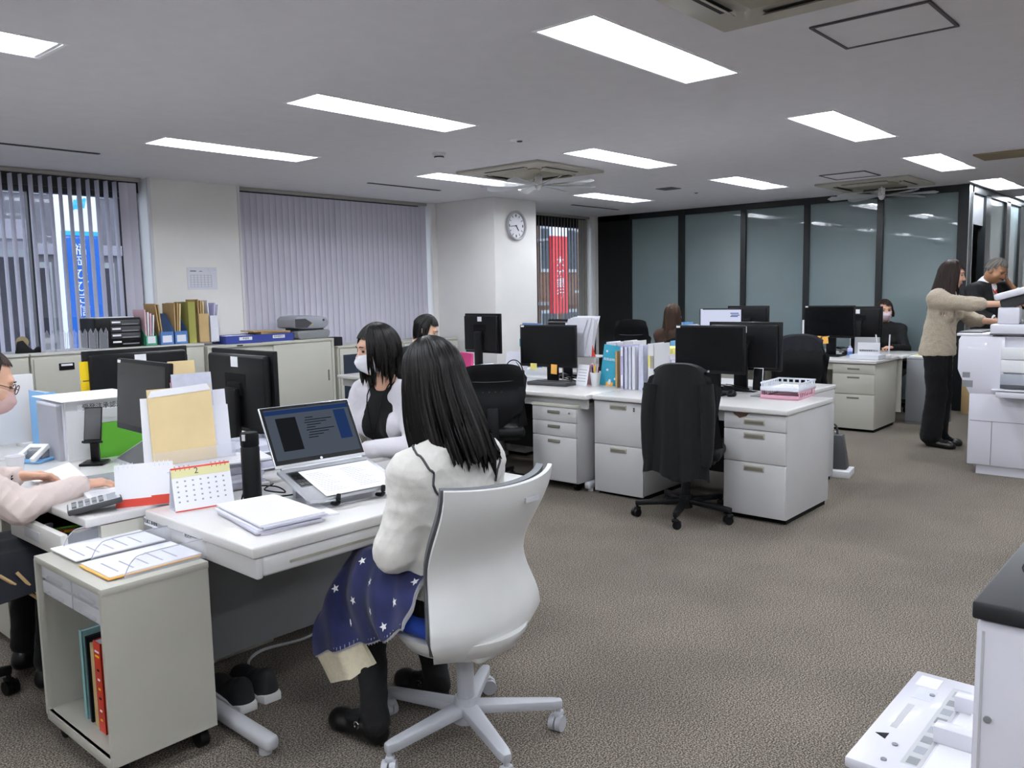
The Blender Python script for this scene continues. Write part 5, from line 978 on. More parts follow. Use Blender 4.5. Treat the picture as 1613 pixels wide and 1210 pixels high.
cu = E('paper_cup', (1.19, 3.80, .7), label='plain white paper cup at the left edge', cat='cup'); O('cup_wall', B().lathe([(.0, .003), (.024, .003), (.026, 0), (.036, .085), (.0345, .085), (.025, .006), (0, .006)]), 'paper', cu); O('rim', B().tube([(.0355 * math.cos(a), .0355 * math.sin(a), .086) for a in [i * PI / 12 for i in range(24)]], .0018, 6, closed=True), 'paper', cu)
pu = E('hole_punch', (1.36, 4.08, .7), R_(-60), label='two-hole punch with a blue base and white lever', cat='hole punch'); O('base', B().bx(-.06, .06, -.05, .06, 0, .014, bev=.005), 'cyan_plastic', pu)
O('lever', B().prism([(-.055, -.07), (-.03, -.07), (-.03, .02), (.03, .02), (.03, -.07), (.055, -.07), (.05, .045), (-.05, .045)], .02, m=T((0, .0, .04), (.45, 0, 0)), bev=.004), 'white_plastic', pu); O('body', B().bx(-.045, .045, -.01, .04, .012, .055, bev=.006), 'mid_grey', pu)
pt = E('desk_screen', (1.30, 4.57, .7), 0, label='plain white desk partition board at the left edge', cat='partition'); O('board', B().bx(-.22, .24, -.01, .01, .02, .36, bev=.004), 'white_plastic', pt); O('foot', B().bx(-.2, -.16, -.06, .06, 0, .02).bx(.16, .2, -.06, .06, 0, .02), 'white_plastic', pt, smooth=False)
bf = E('blue_edged_file', (1.44, 4.3, .7), label='grey file with a blue edge beside the white partition', cat='file'); O('case', B().bx(.06, .1, -.0, .2, 0, .28), 'light_grey', bf, smooth=False); O('edge', B().bx(.055, .06, -.0, .2, 0, .285).bx(.055, .105, -.004, .0, 0, .285), 'cyan_plastic', bf, smooth=False)
ca = E('calculator', (1.09, 2.96, .7), R_(-20), label='grey desk calculator at the corner of the pink-sweater woman\'s desk', cat='calculator'); Mc = T((0, 0, .006), (0, R_(-9), 0)); O('body', B().bx(-.015, .155, -.055, .055, 0, .02, bev=.005, m=Mc), 'dark_grey', ca); O('display', B().bx(.11, .14, -.045, .045, .02, .0215, m=Mc), 'copier_grey', ca, smooth=False); O('face_plate', B().bx(-.01, .15, -.05, .05, .0195, .0205, m=Mc), 'light_grey', ca, smooth=False)
for r in range(5):
    for c in range(5): O('key', B().bx(.0 + .021 * r, .015 + .021 * r, -.044 + .018 * c, -.03 + .018 * c, .0205, .0235, bev=.001, m=Mc), 'mid_grey' if (r + c) % 4 else 'dark_grey', ca)
l2 = E('tablet_stand', (1.55, 3.5, .7), R_(-95), label='thin laptop raised on a folding stand below the slim monitor', cat='stand'); Mq = T((0, -.02, .03), (R_(28), 0, 0)); O('plate', B().bx(-.16, .16, -.02, .2, 0, .008, bev=.003, m=Mq), 'silver', l2); O('keyboard_deck', B().bx(-.14, .14, 0, .17, .008, .011, m=Mq), 'dark_grey', l2, smooth=False); O('prop', B().tube([(-.12, .16, .1), (-.12, .1, .0)], .004, 6).tube([(.12, .16, .1), (.12, .1, .0)], .004, 6), 'black_plastic', l2)
nb = E('grey_pad', (1.36, 3.42, .7), R_(-95), label='grey desk pad with a yellow slip near the typing hand', cat='desk pad'); O('pad', B().bx(-.12, .12, -.05, .1, 0, .004, bev=.001), 'mid_grey', nb); O('slip', B().bx(.02, .1, -.06, -.02, .0045, .006), 'yellow', nb, smooth=False)
lt = E('letter_tray', (1.72, 3.03, .7), R_(-5), label='white two-tier letter tray of papers between the monitors and the laptop', cat='tray')
for k in range(2):
    z = .07 * k; O('tier', B().bx(0, .25, 0, .2, z + .01, z + .014).bx(0, .004, 0, .2, z + .01, z + .055).bx(.246, .25, 0, .2, z + .01, z + .055).bx(0, .25, .196, .2, z + .01, z + .055), 'white_tray', lt, smooth=False); O('papers', B().bx(.01, .24, .01, .19, z + .014, z + .04), 'paper_edge', lt, smooth=False)
O('post', B().bx(0, .006, 0, .008, 0, .12).bx(.244, .25, 0, .008, 0, .12).bx(0, .006, .192, .2, 0, .12).bx(.244, .25, .192, .2, 0, .12), 'white_tray', lt, smooth=False)
for k, pts in enumerate(([(1.52, 2.62, .705), (1.62, 2.74, .72), (1.72, 2.72, .71), (1.70, 2.62, .705), (1.64, 2.66, .72), (1.74, 2.76, .71)], [(1.62, 2.60, .704), (1.72, 2.56, .706), (1.80, 2.62, .706), (1.86, 2.72, .71)])): O('laptop_cable', B().tube(smooth_path(pts, 8), .0028, 6), 'black_matte', label=['looped black cable between the flask and the laptop', 'straight black cable behind the laptop'][k], cat='cable', group='cables by the laptop')
# ---------------------------------------------------------------- middle island things
def stickies(mo, items):
    for x, z, w, h, m_, a in items: O('sticky_note', B().box((0, 0, 0), (w, .001, h)), m_, mo, (x, -.0155, z), (0, a, 0), smooth=False)
mo = monitor('black monitor with an orange note below it by the headset', (5.1, 4.11, .7), R_(-84), w=.52, h=.33, zb=.13); stickies(mo, ((-.13, .13, .06, .05, 'sticky_yellow', 0), (.06, .115, .055, .075, 'sticky_orange', .05)))
mo = monitor('black monitor above the draped cardigan chair', (5.14, 2.735, .7), R_(-90), w=.52, h=.325, zb=.145, logo=True); stickies(mo, ((-.22, .14, .1, .02, 'sticky_yellow', 0), (-.255, .18, .012, .05, 'sticky_yellow', 0)))
monitor('black monitor seen from behind, half hidden by the cardigan-chair monitor', (5.52, 2.66, .7), R_(92), w=.54, h=.34, zb=.14, back=True, sticker=False)
monitor('black monitor with its back to the camera in front of the pillar', (5.9, 5.56, .7), R_(84), w=.52, h=.38, zb=.14, back=True, sticker=False)
monitor('dark monitor standing behind the orange-note monitor', (5.72, 4.35, .7), R_(90), w=.5, h=.31, zb=.17, back=True, sticker=False)
hs = E('headset', (5.2, 4.56, .7), R_(-60), label='black headset on a small stand beside the orange-note monitor', cat='headset'); O('stand', B().bx(-.05, .05, -.04, .04, 0, .025, bev=.006), 'black_plastic', hs); O('headband', B().tube([(.075 * math.cos(a), 0, .06 + .1 * math.sin(a)) for a in [i * PI / 14 for i in range(15)]], .005, 6), 'black_plastic', hs); O('ear_cushion', B().cyl((.06, 0, .045), (.085, 0, .045), .03), 'black_matte', hs); O('microphone', B().tube(smooth_path([(.075, .0, .05), (.06, -.04, .1), (.03, -.05, .15)], 5), .003, 6), 'black_plastic', hs)
rk = E('document_rack', (5.32, 3.92, .7), 0, label='small wire rack holding tall printouts', cat='rack')
O('shelf', B().bx(-.1, .1, -.19, .15, .205, .213), 'silver', rk, smooth=False)
for x in (-.095, .095):
    for y in (-.185, .145): O('leg', B().cyl((x, y, 0), (x, y, .215), .005, n=8), 'silver', rk); O('end_cap', B().sph((x, y, .212), .011, n=8), 'white_plastic', rk)
for k, (y, a, h, bnd, l) in enumerate(((3.985, -.22, .3, .05, 'leaning printout on the left of the wire rack'), (3.92, -.1, .31, .06, 'tall printout standing in the middle of the wire rack'), (3.85, .02, .31, .05, 'tall printout on the right of the wire rack'))):
    t = E('printout', (5.25, y, .914), R_(-100), label=l, cat='papers', group='printouts on the wire rack')
    for q in range(3): O('sheet', B().grid(lambda u, v, q=q: Vector(((u - .5) * .2 * (.8 + .3 * v) + a * h * v * -1, -.012 * q + bnd * v * v * (1 - q * .3), h * v * (1 - .02 * q))), 4, 8, thick=.0012), 'paper' if q < 2 else 'paper2', t)
O('red_card', B().prism([(0, 0), (.06, 0), (.03, .09)], .004, m=T((5.22, 3.80, .9145), (PI / 2, 0, R_(-90)))), 'red', label='small red folded card at the right end of the wire rack', cat='card', smooth=False)
cc = E('desk_calendar', (5.17, 3.86, .7), R_(-100), label='pink-backed tent calendar under the wire rack', cat='calendar', group='desk calendars'); O('front_page', B().bx(0, .12, -.001, .001, 0, .16, m=T((0, -.04, 0), (-.22, 0, 0))), 'paper', cc, smooth=False); O('stand_board', B().bx(0, .12, -.001, .001, 0, .16, m=T((0, .04, 0), (.22, 0, 0))), 'pink_paper', cc, smooth=False); O('base_fold', B().bx(0, .12, -.04, .04, 0, .002), 'pink_paper', cc, smooth=False)
for k in range(5): O('date_row', B().bx(.015, .1, -.002, -.0012, .03 + .022 * k, .034 + .022 * k, m=T((0, -.04, 0), (-.22, 0, 0))), 'ink_light', cc, smooth=False)
pc = E('pen_cup', (5.13, 3.68, .7), label='white pen cup beside the teal booklet', cat='pen holder'); O('cup', B().lathe([(0, .003), (.026, .003), (.028, 0), (.042, .105), (.039, .105), (.027, .006), (0, .006)]), 'white_plastic', pc)
for k, (m_, n_) in enumerate((('blue_file', 'blue'), ('red', 'red'), ('magenta', 'magenta'), ('black_plastic', 'black'), ('yellow', 'yellow-capped'), ('pink_paper', 'pink'), ('black_matte', 'matte black'))):
    a = k * 2 * PI / 7; x, y = .018 * math.cos(a), .018 * math.sin(a); O('pen', B().cyl((x * .5, y * .5, .01), (x * 1.5, y * 1.5, .14 + .012 * (k % 3)), .005, n=8).cyl((x * 1.5, y * 1.5, .14 + .012 * (k % 3)), (x * 1.6, y * 1.6, .15 + .012 * (k % 3)), .005, .002, n=8), m_, None, (5.13, 3.68, .7), label=n_ + ' pen standing in the white pen cup', cat='pen', group='pens in the white cup')
def standing(label, loc, rz, w, th, h, m_, name='file', cat='file', tilt=0, group='files standing on the middle island'):
    t = E(name, loc, rz, label=label, cat=cat, group=group); t.rotation_euler = (0, tilt, rz)
    O('cover', B().bx(0, th, 0, .003, 0, h).bx(0, .002, 0, w, 0, h).bx(th - .002, th, 0, w, 0, h), m_, t, smooth=False); O('pages', B().bx(.002, th - .002, .003, w - .004, .002, h - .006), 'paper_edge', t, smooth=False); return t
tb = E('booklet', (5.2, 3.615, .7), R_(-78), label='teal booklet with white dots leaning by the pen cup', cat='booklet'); Mt = T((0, 0, 0), (-.06, .12, 0)); O('cover', B().bx(-.07, .12, -.003, .003, 0, .31, m=Mt), 'teal_book', tb, smooth=False); O('pages', B().bx(-.065, .118, .003, .01, .002, .306, m=Mt), 'paper', tb, smooth=False)
for x, z in ((-.04, .26), (.08, .25), (-.02, .12), (.05, .06), (.1, .15)): O('dot', B().cyl((x, -.0035, z), (x, -.0045, z), .009, n=12, m=Mt), 'paper', tb)
text('取扱説明書', .022, 'paper', tb, (.03, -.018, .2), (PI / 2 - .06, .12, 0))
O('penguin_figure', B().sph((0, -.006, .03), .014, (.8, .3, 1.6), 10, m=Mt), 'paper', tb, (.01, 0, 0)); O('corner_tab', B().bx(-.02, .04, -.006, -.004, 0, .03, m=Mt), 'sticky_orange', tb, smooth=False)
standing('brown folder squeezed between the teal booklet and the lavender file', (5.13, 3.50, .7), R_(-90), .2, .02, .27, 'kraft')
for k, (y, th, h, m_, l) in enumerate(((3.435, .028, .315, 'lavender', 'lavender ring file with white spine strips'), (3.40, .03, .305, 'clear_file', 'first clear folder right of the lavender file'), (3.366, .028, .31, 'clear_file', 'second clear folder right of the lavender file'), (3.335, .03, .31, 'paper2', 'third clear folder next to the tall white file'), (3.28, .045, .32, 'clear_file', 'puffy clear folder with a yellow tab'), (3.2, .05, .335, 'white_plastic', 'tall white magazine file at the desk boundary'))):
    t = standing(l, (5.1, y, .7), R_(-90), .22, th, h, m_)
    if k == 0: O('spine_strip', B().bx(.006, .02, -.0015, 0, .02, .1).bx(.006, .02, -.0015, 0, .24, .3), 'paper', t, smooth=False)
    if k == 5: O('tab', B().bx(.002, .02, -.002, 0, .17, .25), 'sticky_yellow', t, smooth=False); O('grey_tab', B().bx(.02, .048, -.002, 0, .16, .25), 'handle_rim', t, smooth=False)
# letter baskets
def basket(t, z, m_, X=.34, Y=.25, H=.06):
    O('basket_floor', B().bx(0, X, 0, Y, z, z + .004), m_, t, smooth=False); O('basket_rim', B().bx(0, X, 0, .005, z + H - .01, z + H).bx(0, X, Y - .005, Y, z + H - .01, z + H).bx(X - .005, X, 0, Y, z + H - .01, z + H).bx(0, .005, 0, Y, z, z + .026), m_, t, smooth=False)
    O('basket_skirt', B().bx(0, X, 0, .004, z, z + .014).bx(0, X, Y - .004, Y, z, z + .014).bx(X - .004, X, 0, Y, z, z + .014), m_, t, smooth=False)
    f = None
    for y in (.0025, Y - .0025):
        for k in range(10):
            if f is None: f = O('rib', B().box((0, 0, 0), (.012, .004, H - .02)), m_, t, (.02 + k * .033, y, z + H / 2), smooth=False)
            else: c = f.copy(); COL.objects.link(c); c.parent = t; c.location = (.02 + k * .033, y, z + H / 2)
    for k in range(6): c = f.copy(); COL.objects.link(c); c.parent = t; c.location = (X - .0025, .025 + k * .04, z + H / 2); c.rotation_euler = (0, 0, PI / 2)
for z, m_, l in ((.7, 'pink_tray', 'pink plastic letter basket under the white one at the aisle corner'), (.752, 'white_tray', 'white plastic letter basket stacked on the pink one')):
    t = E('letter_basket', (5.14, 2.11, z), R_(4), label=l, cat='basket', group='stacked letter baskets'); basket(t, .0, m_, H=.055)
pile('pale documents inside the white letter basket', [(5.17, 2.15), (5.44, 2.16), (5.43, 2.34), (5.16, 2.33)], .757, 2, .01, jit=.003)
O('mouse', B().sph((0, 0, .0), .03, (1.75, 1.05, .95), 16).box((0, 0, -.02), (.001, .001, .001)), 'black_plastic', None, (5.12, 2.56, .7145), (0, 0, .2), label='black computer mouse on the chipped-drawer desk', cat='mouse')
ps = E('phone_on_stand', (5.2, 2.42, .7), R_(-95), label='upright smartphone on a metal stand beside the letter baskets', cat='phone'); O('phone', B().bx(-.036, .036, -.004, .004, .035, .19, bev=.004, m=T((0, 0, 0), (-.12, 0, 0))), 'silver', ps); O('phone_screen', B().bx(-.032, .032, -.0052, -.004, .04, .185, m=T((0, 0, 0), (-.12, 0, 0))), 'screen_off', ps, smooth=False); O('stand_leg', B().prism([(0, 0), (.07, 0), (.0, .11)], .004, m=T((.02, .02, .006), (PI / 2, 0, PI / 2))).bx(-.03, .03, -.03, .08, 0, .006), 'mid_grey', ps, smooth=False)
for k, (x0, y0, z0, l) in enumerate(((5.22, 2.75, 0, 'tangled black cables under the cardigan-chair monitor'), (5.28, 4.02, 0, 'tangled black cables under the orange-note monitor'), (9.0, 3.2, 0, 'tangled black cables under the far note-covered monitor'))):
    r = random.Random(k); t = E('cable_tangle', (x0, y0, .7), label=l, cat='cables', group='cable tangles')
    for q in range(5):
        pts = [(r.uniform(-.02, .1), r.uniform(-.24, .2), r.uniform(.005, .07)) for _ in range(6)]; O('cable', B().tube(smooth_path(pts, 6), .0032, 5), 'black_matte' if q < 4 else 'light_grey', t)
O('keyboard_tray', B().box((0, 0, .014), (.15, .36, .028), bev=.006), 'dark_grey', None, (5.02, 4.02, .7), (0, 0, .1), label='black keyboard lying under the orange-note monitor', cat='keyboard')
db = E('desk_tray', (5.46, 3.62, .7), 0, label='dark open drawer tray with folders behind the tall white file', cat='tray'); O('tray', B().bx(0, .3, -.3, .0, 0, .1, bev=.004), 'black_matte', db); O('folder', B().bx(.02, .28, -.28, -.02, .1, .11), 'manila', db, smooth=False)
# far side clutter
for k, (x, y, w, th, h, m_, l) in enumerate(((5.62, 3.92, .2, .1, .3, 'paper2', 'grey-white box file with a ring pull beyond the teal booklet'), (5.66, 3.78, .2, .09, .31, 'white_plastic', 'white plastic bin with a dark window beyond the teal booklet'))):
    t = standing(l, (x, y, .7), R_(-90), w, th, h, m_)
    if k == 1: O('dark_window', B().bx(.02, .07, -.002, 0, .1, .27), 'dark_grey', t, smooth=False)
    else: O('ring_pull', B().tube([(.05 + .02 * math.cos(a), -.003, .27 + .02 * math.sin(a)) for a in [PI + i * PI / 8 for i in range(9)]], .0018, 5), 'chrome', t)
pile('yellow-topped papers beyond the white magazine file', [(5.6, 3.3), (5.85, 3.3), (5.85, 3.5), (5.6, 3.5)], .7, 6, .27, m='sticky_yellow', lines=False)
standing('light blue open file next to the black-backed chair', (5.95, 3.52, .7), R_(-90), .2, .06, .3, 'cyan_plastic')
tr = E('wall_pocket', (6.55, 5.5, 0), R_(-100), label='blue leaflet stand with coloured leaflets at the foot of the pillar', cat='leaflet stand'); O('back_panel', B().bx(-.14, .14, 0, .02, .0, 1.1), 'blue_file', tr, smooth=False)
for k in range(3): O('pocket', B().bx(-.13, .13, -.05, -.045, .5 + .18 * k, .58 + .18 * k), 'teal_book', tr, smooth=False); O('leaflet', B().bx(-.12, -.02, -.035, -.03, .52 + .18 * k, .69 + .18 * k), ('pink_paper', 'paper', 'teal_book')[k], tr, smooth=False); O('leaflet', B().bx(.0, .11, -.03, -.025, .52 + .18 * k, .68 + .18 * k), ('sticky_yellow', 'pink_paper', 'cyan_plastic')[k], tr, smooth=False)
tr = E('letter_tray', (5.25, 4.72, .7), R_(-90), label='white letter tray with label marks in front of the pillar monitor', cat='tray'); O('tray', B().bx(-.36, .0, 0, .26, 0, .004).bx(-.36, .0, 0, .004, 0, .075).bx(-.004, .0, 0, .26, 0, .09).bx(-.36, -.356, 0, .26, 0, .09), 'white_tray', tr, smooth=False); O('papers', B().bx(-.34, -.02, .01, .25, .005, .06), 'paper', tr, smooth=False)
for k in range(4): O('label_mark', B().bx(-.3 + .06 * k, -.265 + .06 * k, -.001, 0, .03, .05), 'ink', tr, smooth=False)
O('pink_folder', B().box((0, 0, .045), (.25, .02, .17), rot=(0, 0, 1.2)), 'magenta', None, (5.52, 5.42, .74), label='magenta folder peeking out below the pillar monitor', cat='folder', smooth=False)
O('grey_board', B().box((0, 0, .1), (.005, .24, .2), rot=(0, .15, 0)), 'paper2', None, (5.42, 4.72, .71), label='grey paper board standing behind the headset', cat='board', smooth=False)
tk = E('tissue_bag', (4.76, 5.42, .7), label='crumpled clear plastic bag of tissues by the dark-clothed woman', cat='bag'); O('bag', B().sph((0, 0, .07), .075, (1, 1, 1), 12).sph((.0, .02, .15), .05, (1.2, 1, .7), 10), 'clear_file', tk)
bg = E('hand_bag', (6.26, 2.36, 0), R_(-80), label='dark grey tote bag on a white box on the aisle floor', cat='bag'); O('base_box', B().bx(-.12, .2, -.12, .1, 0, .05, bev=.004), 'white_plastic', bg); O('bag_body', B().prism([(-.15, 0), (.15, 0), (.11, .26), (-.11, .26)], .12, m=T((.02, .06, .05), (PI / 2, 0, 0)), bev=.01), 'dark_grey', bg); O('strap', B().tube(smooth_path([(-.06, .0, .3), (-.05, .0, .38), (.07, .0, .38), (.09, .0, .3)], 5), .008, 6), 'dark_grey', bg)
# ---------------------------------------------------------------- far island things
mo = monitor('far black monitor with orange and yellow notes under its edge', (8.62, 3.23, .7), R_(-90), w=.52, h=.33, zb=.19, logo=True); stickies(mo, ((-.18, .19, .11, .03, 'sticky_yellow', 0), (-.09, .185, .05, .04, 'sticky_orange', .1), (-.04, .165, .075, .075, 'sticky_orange', -.1)))
monitor('far black monitor in front of the lilac-mask person', (9.05, 3.1, .7), R_(104), w=.5, h=.33, zb=.17, back=True, sticker=False)
mo = monitor('lit monitor with a white document beside the brown-haired woman', (8.72, 4.5, .7), R_(-88), w=.52, h=.32, zb=.17, screen='screen_lit')
for z, x0, x1 in ((.26, .12, .22), (.24, .13, .23), (.225, .12, .21)): O('screen_bar', B().bx(x0, x1, -.0145, -.0135, .17 + z - .0, .17 + z + .01), 'screen_bar', mo, smooth=False)
monitor('dark monitor directly behind the lit screen', (9.1, 4.35, .7), R_(92), w=.5, h=.33, zb=.18, sticker=False)
lp = E('laptop', (8.84, 2.92, .7), R_(-80), label='small grey laptop standing half open behind the white tray', cat='laptop'); O('base', B().bx(-.12, .12, -.0, .17, 0, .012), 'light_grey', lp, smooth=False); O('lid', B().bx(-.12, .12, -.004, .004, .012, .19), 'light_grey', lp, smooth=False)
tr = E('letter_tray', (8.33, 2.92, .7), R_(-90), label='white document tray with a printed label at the far desk corner', cat='tray'); O('tray', B().bx(0, .28, 0, .2, 0, .004).bx(0, .28, 0, .004, 0, .045).bx(.276, .28, 0, .2, 0, .045).bx(0, .004, 0, .2, 0, .045).bx(0, .28, .196, .2, 0, .045), 'white_tray', tr, smooth=False)
cd = O('sign_card', B().bx(.06, .27, .06, .063, .01, .165), 'paper', tr, smooth=False); text('経費精算書類 BOX', .021, 'dark_grey', cd, (.165, .058, .085), (PI / 2, 0, 0))
ro = E('router', (8.62, 2.68, .7), R_(-80), label='white wireless router with two upright antennas', cat='router'); O('body', B().bx(-.08, .06, -.06, .06, 0, .035, bev=.008), 'white_plastic', ro)
for x, a in ((-.06, -.14), (.035, .03)): O('antenna', B().cyl((x, .04, .03), (x + .2 * math.sin(a), .04, .23), .007, n=10), 'white_plastic', ro)
pl = E('bottle_pair', (8.55, 2.99, .7), label='small blue and white bottle behind the white tray', cat='bottle'); O('body', B().lathe([(0, 0), (.025, 0), (.025, .09), (.012, .1), (.012, .115), (0, .115)]), 'lavender', pl); O('wrap', B().lathe([(.0255, .02), (.0255, .06)]), 'blue_file', pl)
tl = E('phone_handset', (8.75, 3.72, .7), R_(-90), label='black desk telephone left of the note-covered monitor', cat='telephone'); O('base', B().prism([(-.08, 0), (.08, 0), (.08, .05), (-.08, .02)], .18, m=T((0, -.09, 0), (PI / 2, 0, PI / 2)), bev=.004), 'black_plastic', tl); O('handset', B().box((-.05, .0, .06), (.045, .19, .03), bev=.01), 'black_plastic', tl)
for k, (x, y, l) in enumerate(((9.15, 3.78, 'white letter basket near the far telephone'), (9.15, 4.1, 'white letter basket left of the far telephone'))):
    t = E('letter_basket', (x, y, .7), R_(90), label=l, cat='basket', group='far letter baskets'); basket(t, .06, 'white_tray', .25, .22, .07); basket(t, .0, 'light_grey', .25, .22, .055)
for k, (x, y, m_, l) in enumerate(((8.55, 4.86, 'paper2', 'leaning grey booklet left of the brown-haired woman'), (8.62, 4.98, 'cyan_plastic', 'light blue file left of the brown-haired woman'), (8.7, 5.1, 'paper', 'white folder bundle behind the tilted far chair'), (8.62, 4.22, 'pink_paper', 'pink file right of the brown-haired woman'), (9.2, 4.22, 'red', 'red folder standing beyond the dark far monitor'))):
    standing(l, (x, y, .7), R_(-90), .22, .06, .31 + .02 * (k % 2), m_, group='files on the far desks', tilt=.12 if k == 0 else 0)
O('green_box', B().box((0, 0, .04), (.1, .12, .08), bev=.004), 'lime', None, (9.3, 3.5, 1.045), label='green box on the shelf behind the far monitor', cat='box'); sh = E('desk_shelf', (9.3, 3.45, .7), label='low white shelf behind the far monitors', cat='shelf'); O('board', B().bx(-.1, .1, -.25, .3, .32, .345), 'white_plastic', sh, smooth=False); O('side', B().bx(-.1, .1, -.25, -.23, 0, .32).bx(-.1, .1, .28, .3, 0, .32), 'white_plastic', sh, smooth=False); O('tan_packet', B().box((0, 0, .04), (.1, .2, .08), bev=.004), 'tan_box', None, (9.3, 3.33, 1.045), label='tan packet on the shelf behind the far monitor', cat='box')
# ---------------------------------------------------------------- things on the window cabinets
Zc = 1.0205
tp = E('tape_dispenser', (2.40, 7.16, Zc), R_(-20), label='black tape dispenser on the left filing cabinet', cat='tape dispenser'); O('body', B().prism([(-.09, 0), (.09, 0), (.085, .05), (.06, .045), (.035, .02), (0, .055), (-.03, .1), (-.07, .09)], .06, m=T((0, .03, 0), (PI / 2, 0, 0)), bev=.005), 'black_plastic', tp); O('roll', B().cyl((-.035, -.015, .085), (-.035, .015, .085), .045, n=20), 'tape_brown', tp)
for k in range(6):
    t = E('clear_bookend', (2.545 + .083 * k, 7.115, Zc), label='clear acrylic brochure stand, number %s from the tape dispenser' % ('one', 'two', 'three', 'four', 'five', 'six')[k], cat='brochure stand', group='acrylic brochure stands')
    O('upright', B().prism([(-.035, 0), (.035, 0), (.035, .14), (.02, .17), (.0, .12), (-.02, .17), (-.035, .14)], .003, m=T((0, 0, 0), (PI / 2 + .1, 0, 0))), 'acrylic', t, smooth=False); O('foot', B().bx(-.035, .035, -.1, 0, 0, .003), 'acrylic', t, smooth=False); O('edge', B().tube([(-.035, 0, 0), (-.035, -.014, .14), (-.02, -.017, .17), (0, -.012, .12), (.02, -.017, .17), (.035, -.014, .14), (.035, 0, 0)], .002, 5), 'acrylic_edge', t)
dbx = E('drawer_box', (3.04, 7.125, Zc), 0, label='black four-drawer desktop letter box on the filing cabinets', cat='drawer box'); O('case', B().bx(-.14, .25, 0, .3, 0, .25, bev=.012), 'black_plastic', dbx)
for k in range(4): d = O('drawer', B().bx(-.01, .235, -.006, .0, .02 + .055 * k, .065 + .055 * k, bev=.002), 'dark_grey' if k else 'black_matte', dbx); O('label_strip', B().bx(.0, .07, -.0075, -.006, .04 + .055 * k, .054 + .055 * k), 'paper', d, smooth=False); O('grip', B().bx(.08, .22, -.009, -.006, .024 + .055 * k, .034 + .055 * k), 'mid_grey', d, smooth=False)
O('loose_sheet', B().bx(-.12, .2, .02, .28, .25, .255), 'paper', dbx, smooth=False)
def magfile(label, x, m_, w=.09, h=.25, cut=True, papers=(), y=7.1, lab=True):
    t = E('magazine_file', (x, y, Zc), 0, label=label, cat='magazine file', group='magazine files on the cabinets')
    pr = [(0, 0), (.24, 0), (.24, h), (.16, h), (0, h * .42)] if cut else [(0, 0), (.24, 0), (.24, h), (0, h)]
    for xx in (0, w - .003): O('side', B().prism(pr, .003, m=T((xx, 0, 0), (PI / 2, 0, PI / 2))), m_, t, smooth=False)
    O('front', B().bx(0, w, 0, .003, 0, h * .42 if cut else h), m_, t, smooth=False); O('bottom', B().bx(0, w, 0, .24, 0, .003), m_, t, smooth=False)
    if lab: O('label_strip', B().bx(w * .15, w * .85, -.001, 0, .02, .08), 'paper2', t, smooth=False)
    for k, (pm, ph_, ty) in enumerate(papers): O('folder', B().bx(.008 + .018 * k, .018 + .018 * k, .015, .23, .004, ph_, m=T((0, 0, 0), (0, ty, 0))), pm, t, smooth=False)
magfile('green magazine file stuffed with pink papers', 3.31, 'green_file', .1, .2, papers=(('pink_paper', .31, .0), ('paper', .29, .03), ('pink_paper', .28, .05), ('paper2', .27, .08)))
magfile('first blue magazine file with a kraft envelope', 3.44, 'blue_file', .12, .27, papers=(('kraft', .36, -.1), ('kraft', .35, -.08)))
magfile('second blue magazine file with thick kraft envelopes', 3.57, 'blue_file', .12, .27, papers=(('kraft', .36, .02), ('kraft', .365, .05), ('manila', .36, .07)))
for x, w, h, m_, l in ((3.7, .07, .37, 'olive', 'olive green standing file on the cabinets'),): book('file', l, 'file', 0, w, 0, .25, 0, h, m_, (x, 7.09, Zc), 0, cover='olive')
magfile('tan cardboard magazine file with brown base', 3.80, 'tan_box', .1, .26, cut=False, papers=(('kraft', .39, 0), ('kraft', .38, .02), ('manila', .37, .04)), lab=False)
magfile('white cardboard magazine file with rolled papers at the right of the files', 3.91, 'paper2', .085, .24, cut=False, papers=(('paper2', .38, -.05), ('lavender', .36, .1), ('paper', .35, .16)))
for x, y, l, s, pap in ((4.02, 7.03, 'left blue document tray on the sliding cabinet', '承認済', 'paper'), (4.395, 7.06, 'right blue document tray with kraft envelopes on the sliding cabinet', '請求書控え', 'kraft')):
    t = E('document_tray', (x, y, .9925), R_(-3), label=l, cat='tray', group='blue document trays'); X, Y, H = .36, .28, .075
    O('tray', B().bx(0, X, 0, Y, 0, .004).bx(0, X, 0, .004, 0, H).bx(0, X, Y - .004, Y, 0, H).bx(0, .004, 0, Y, 0, H).bx(X - .004, X, 0, Y, 0, H), 'blue_box', t, smooth=False); O('label_strip', B().bx(.13, .26, -.001, 0, .03, .06), 'paper', t, smooth=False); text(s, .022, 'dark_grey', t, (.195, -.0016, .045), (PI / 2, 0, 0)); O('papers', B().bx(.02, X - .02, .02, Y - .02, .004, H + (.02 if pap == 'kraft' else -.005), m=T((0, 0, 0), (0, 0, .02))), pap, t, smooth=False)
    if pap == 'kraft': O('envelope', B().bx(-.06, .32, .02, .3, H + .02, H + .03, m=T((0, 0, 0), (0, .03, -.05))), 'tan_box', t, smooth=False)
    else: O('clip', B().tube([(.2, .12, H + .0), (.21, .12, H + .03), (.23, .12, H + .025), (.235, .12, H)], .002, 5), 'chrome', t)
sc = E('scanner', (4.98, 7.18, .9925), R_(4), label='grey two-part document scanner on the sliding cabinet', cat='scanner')
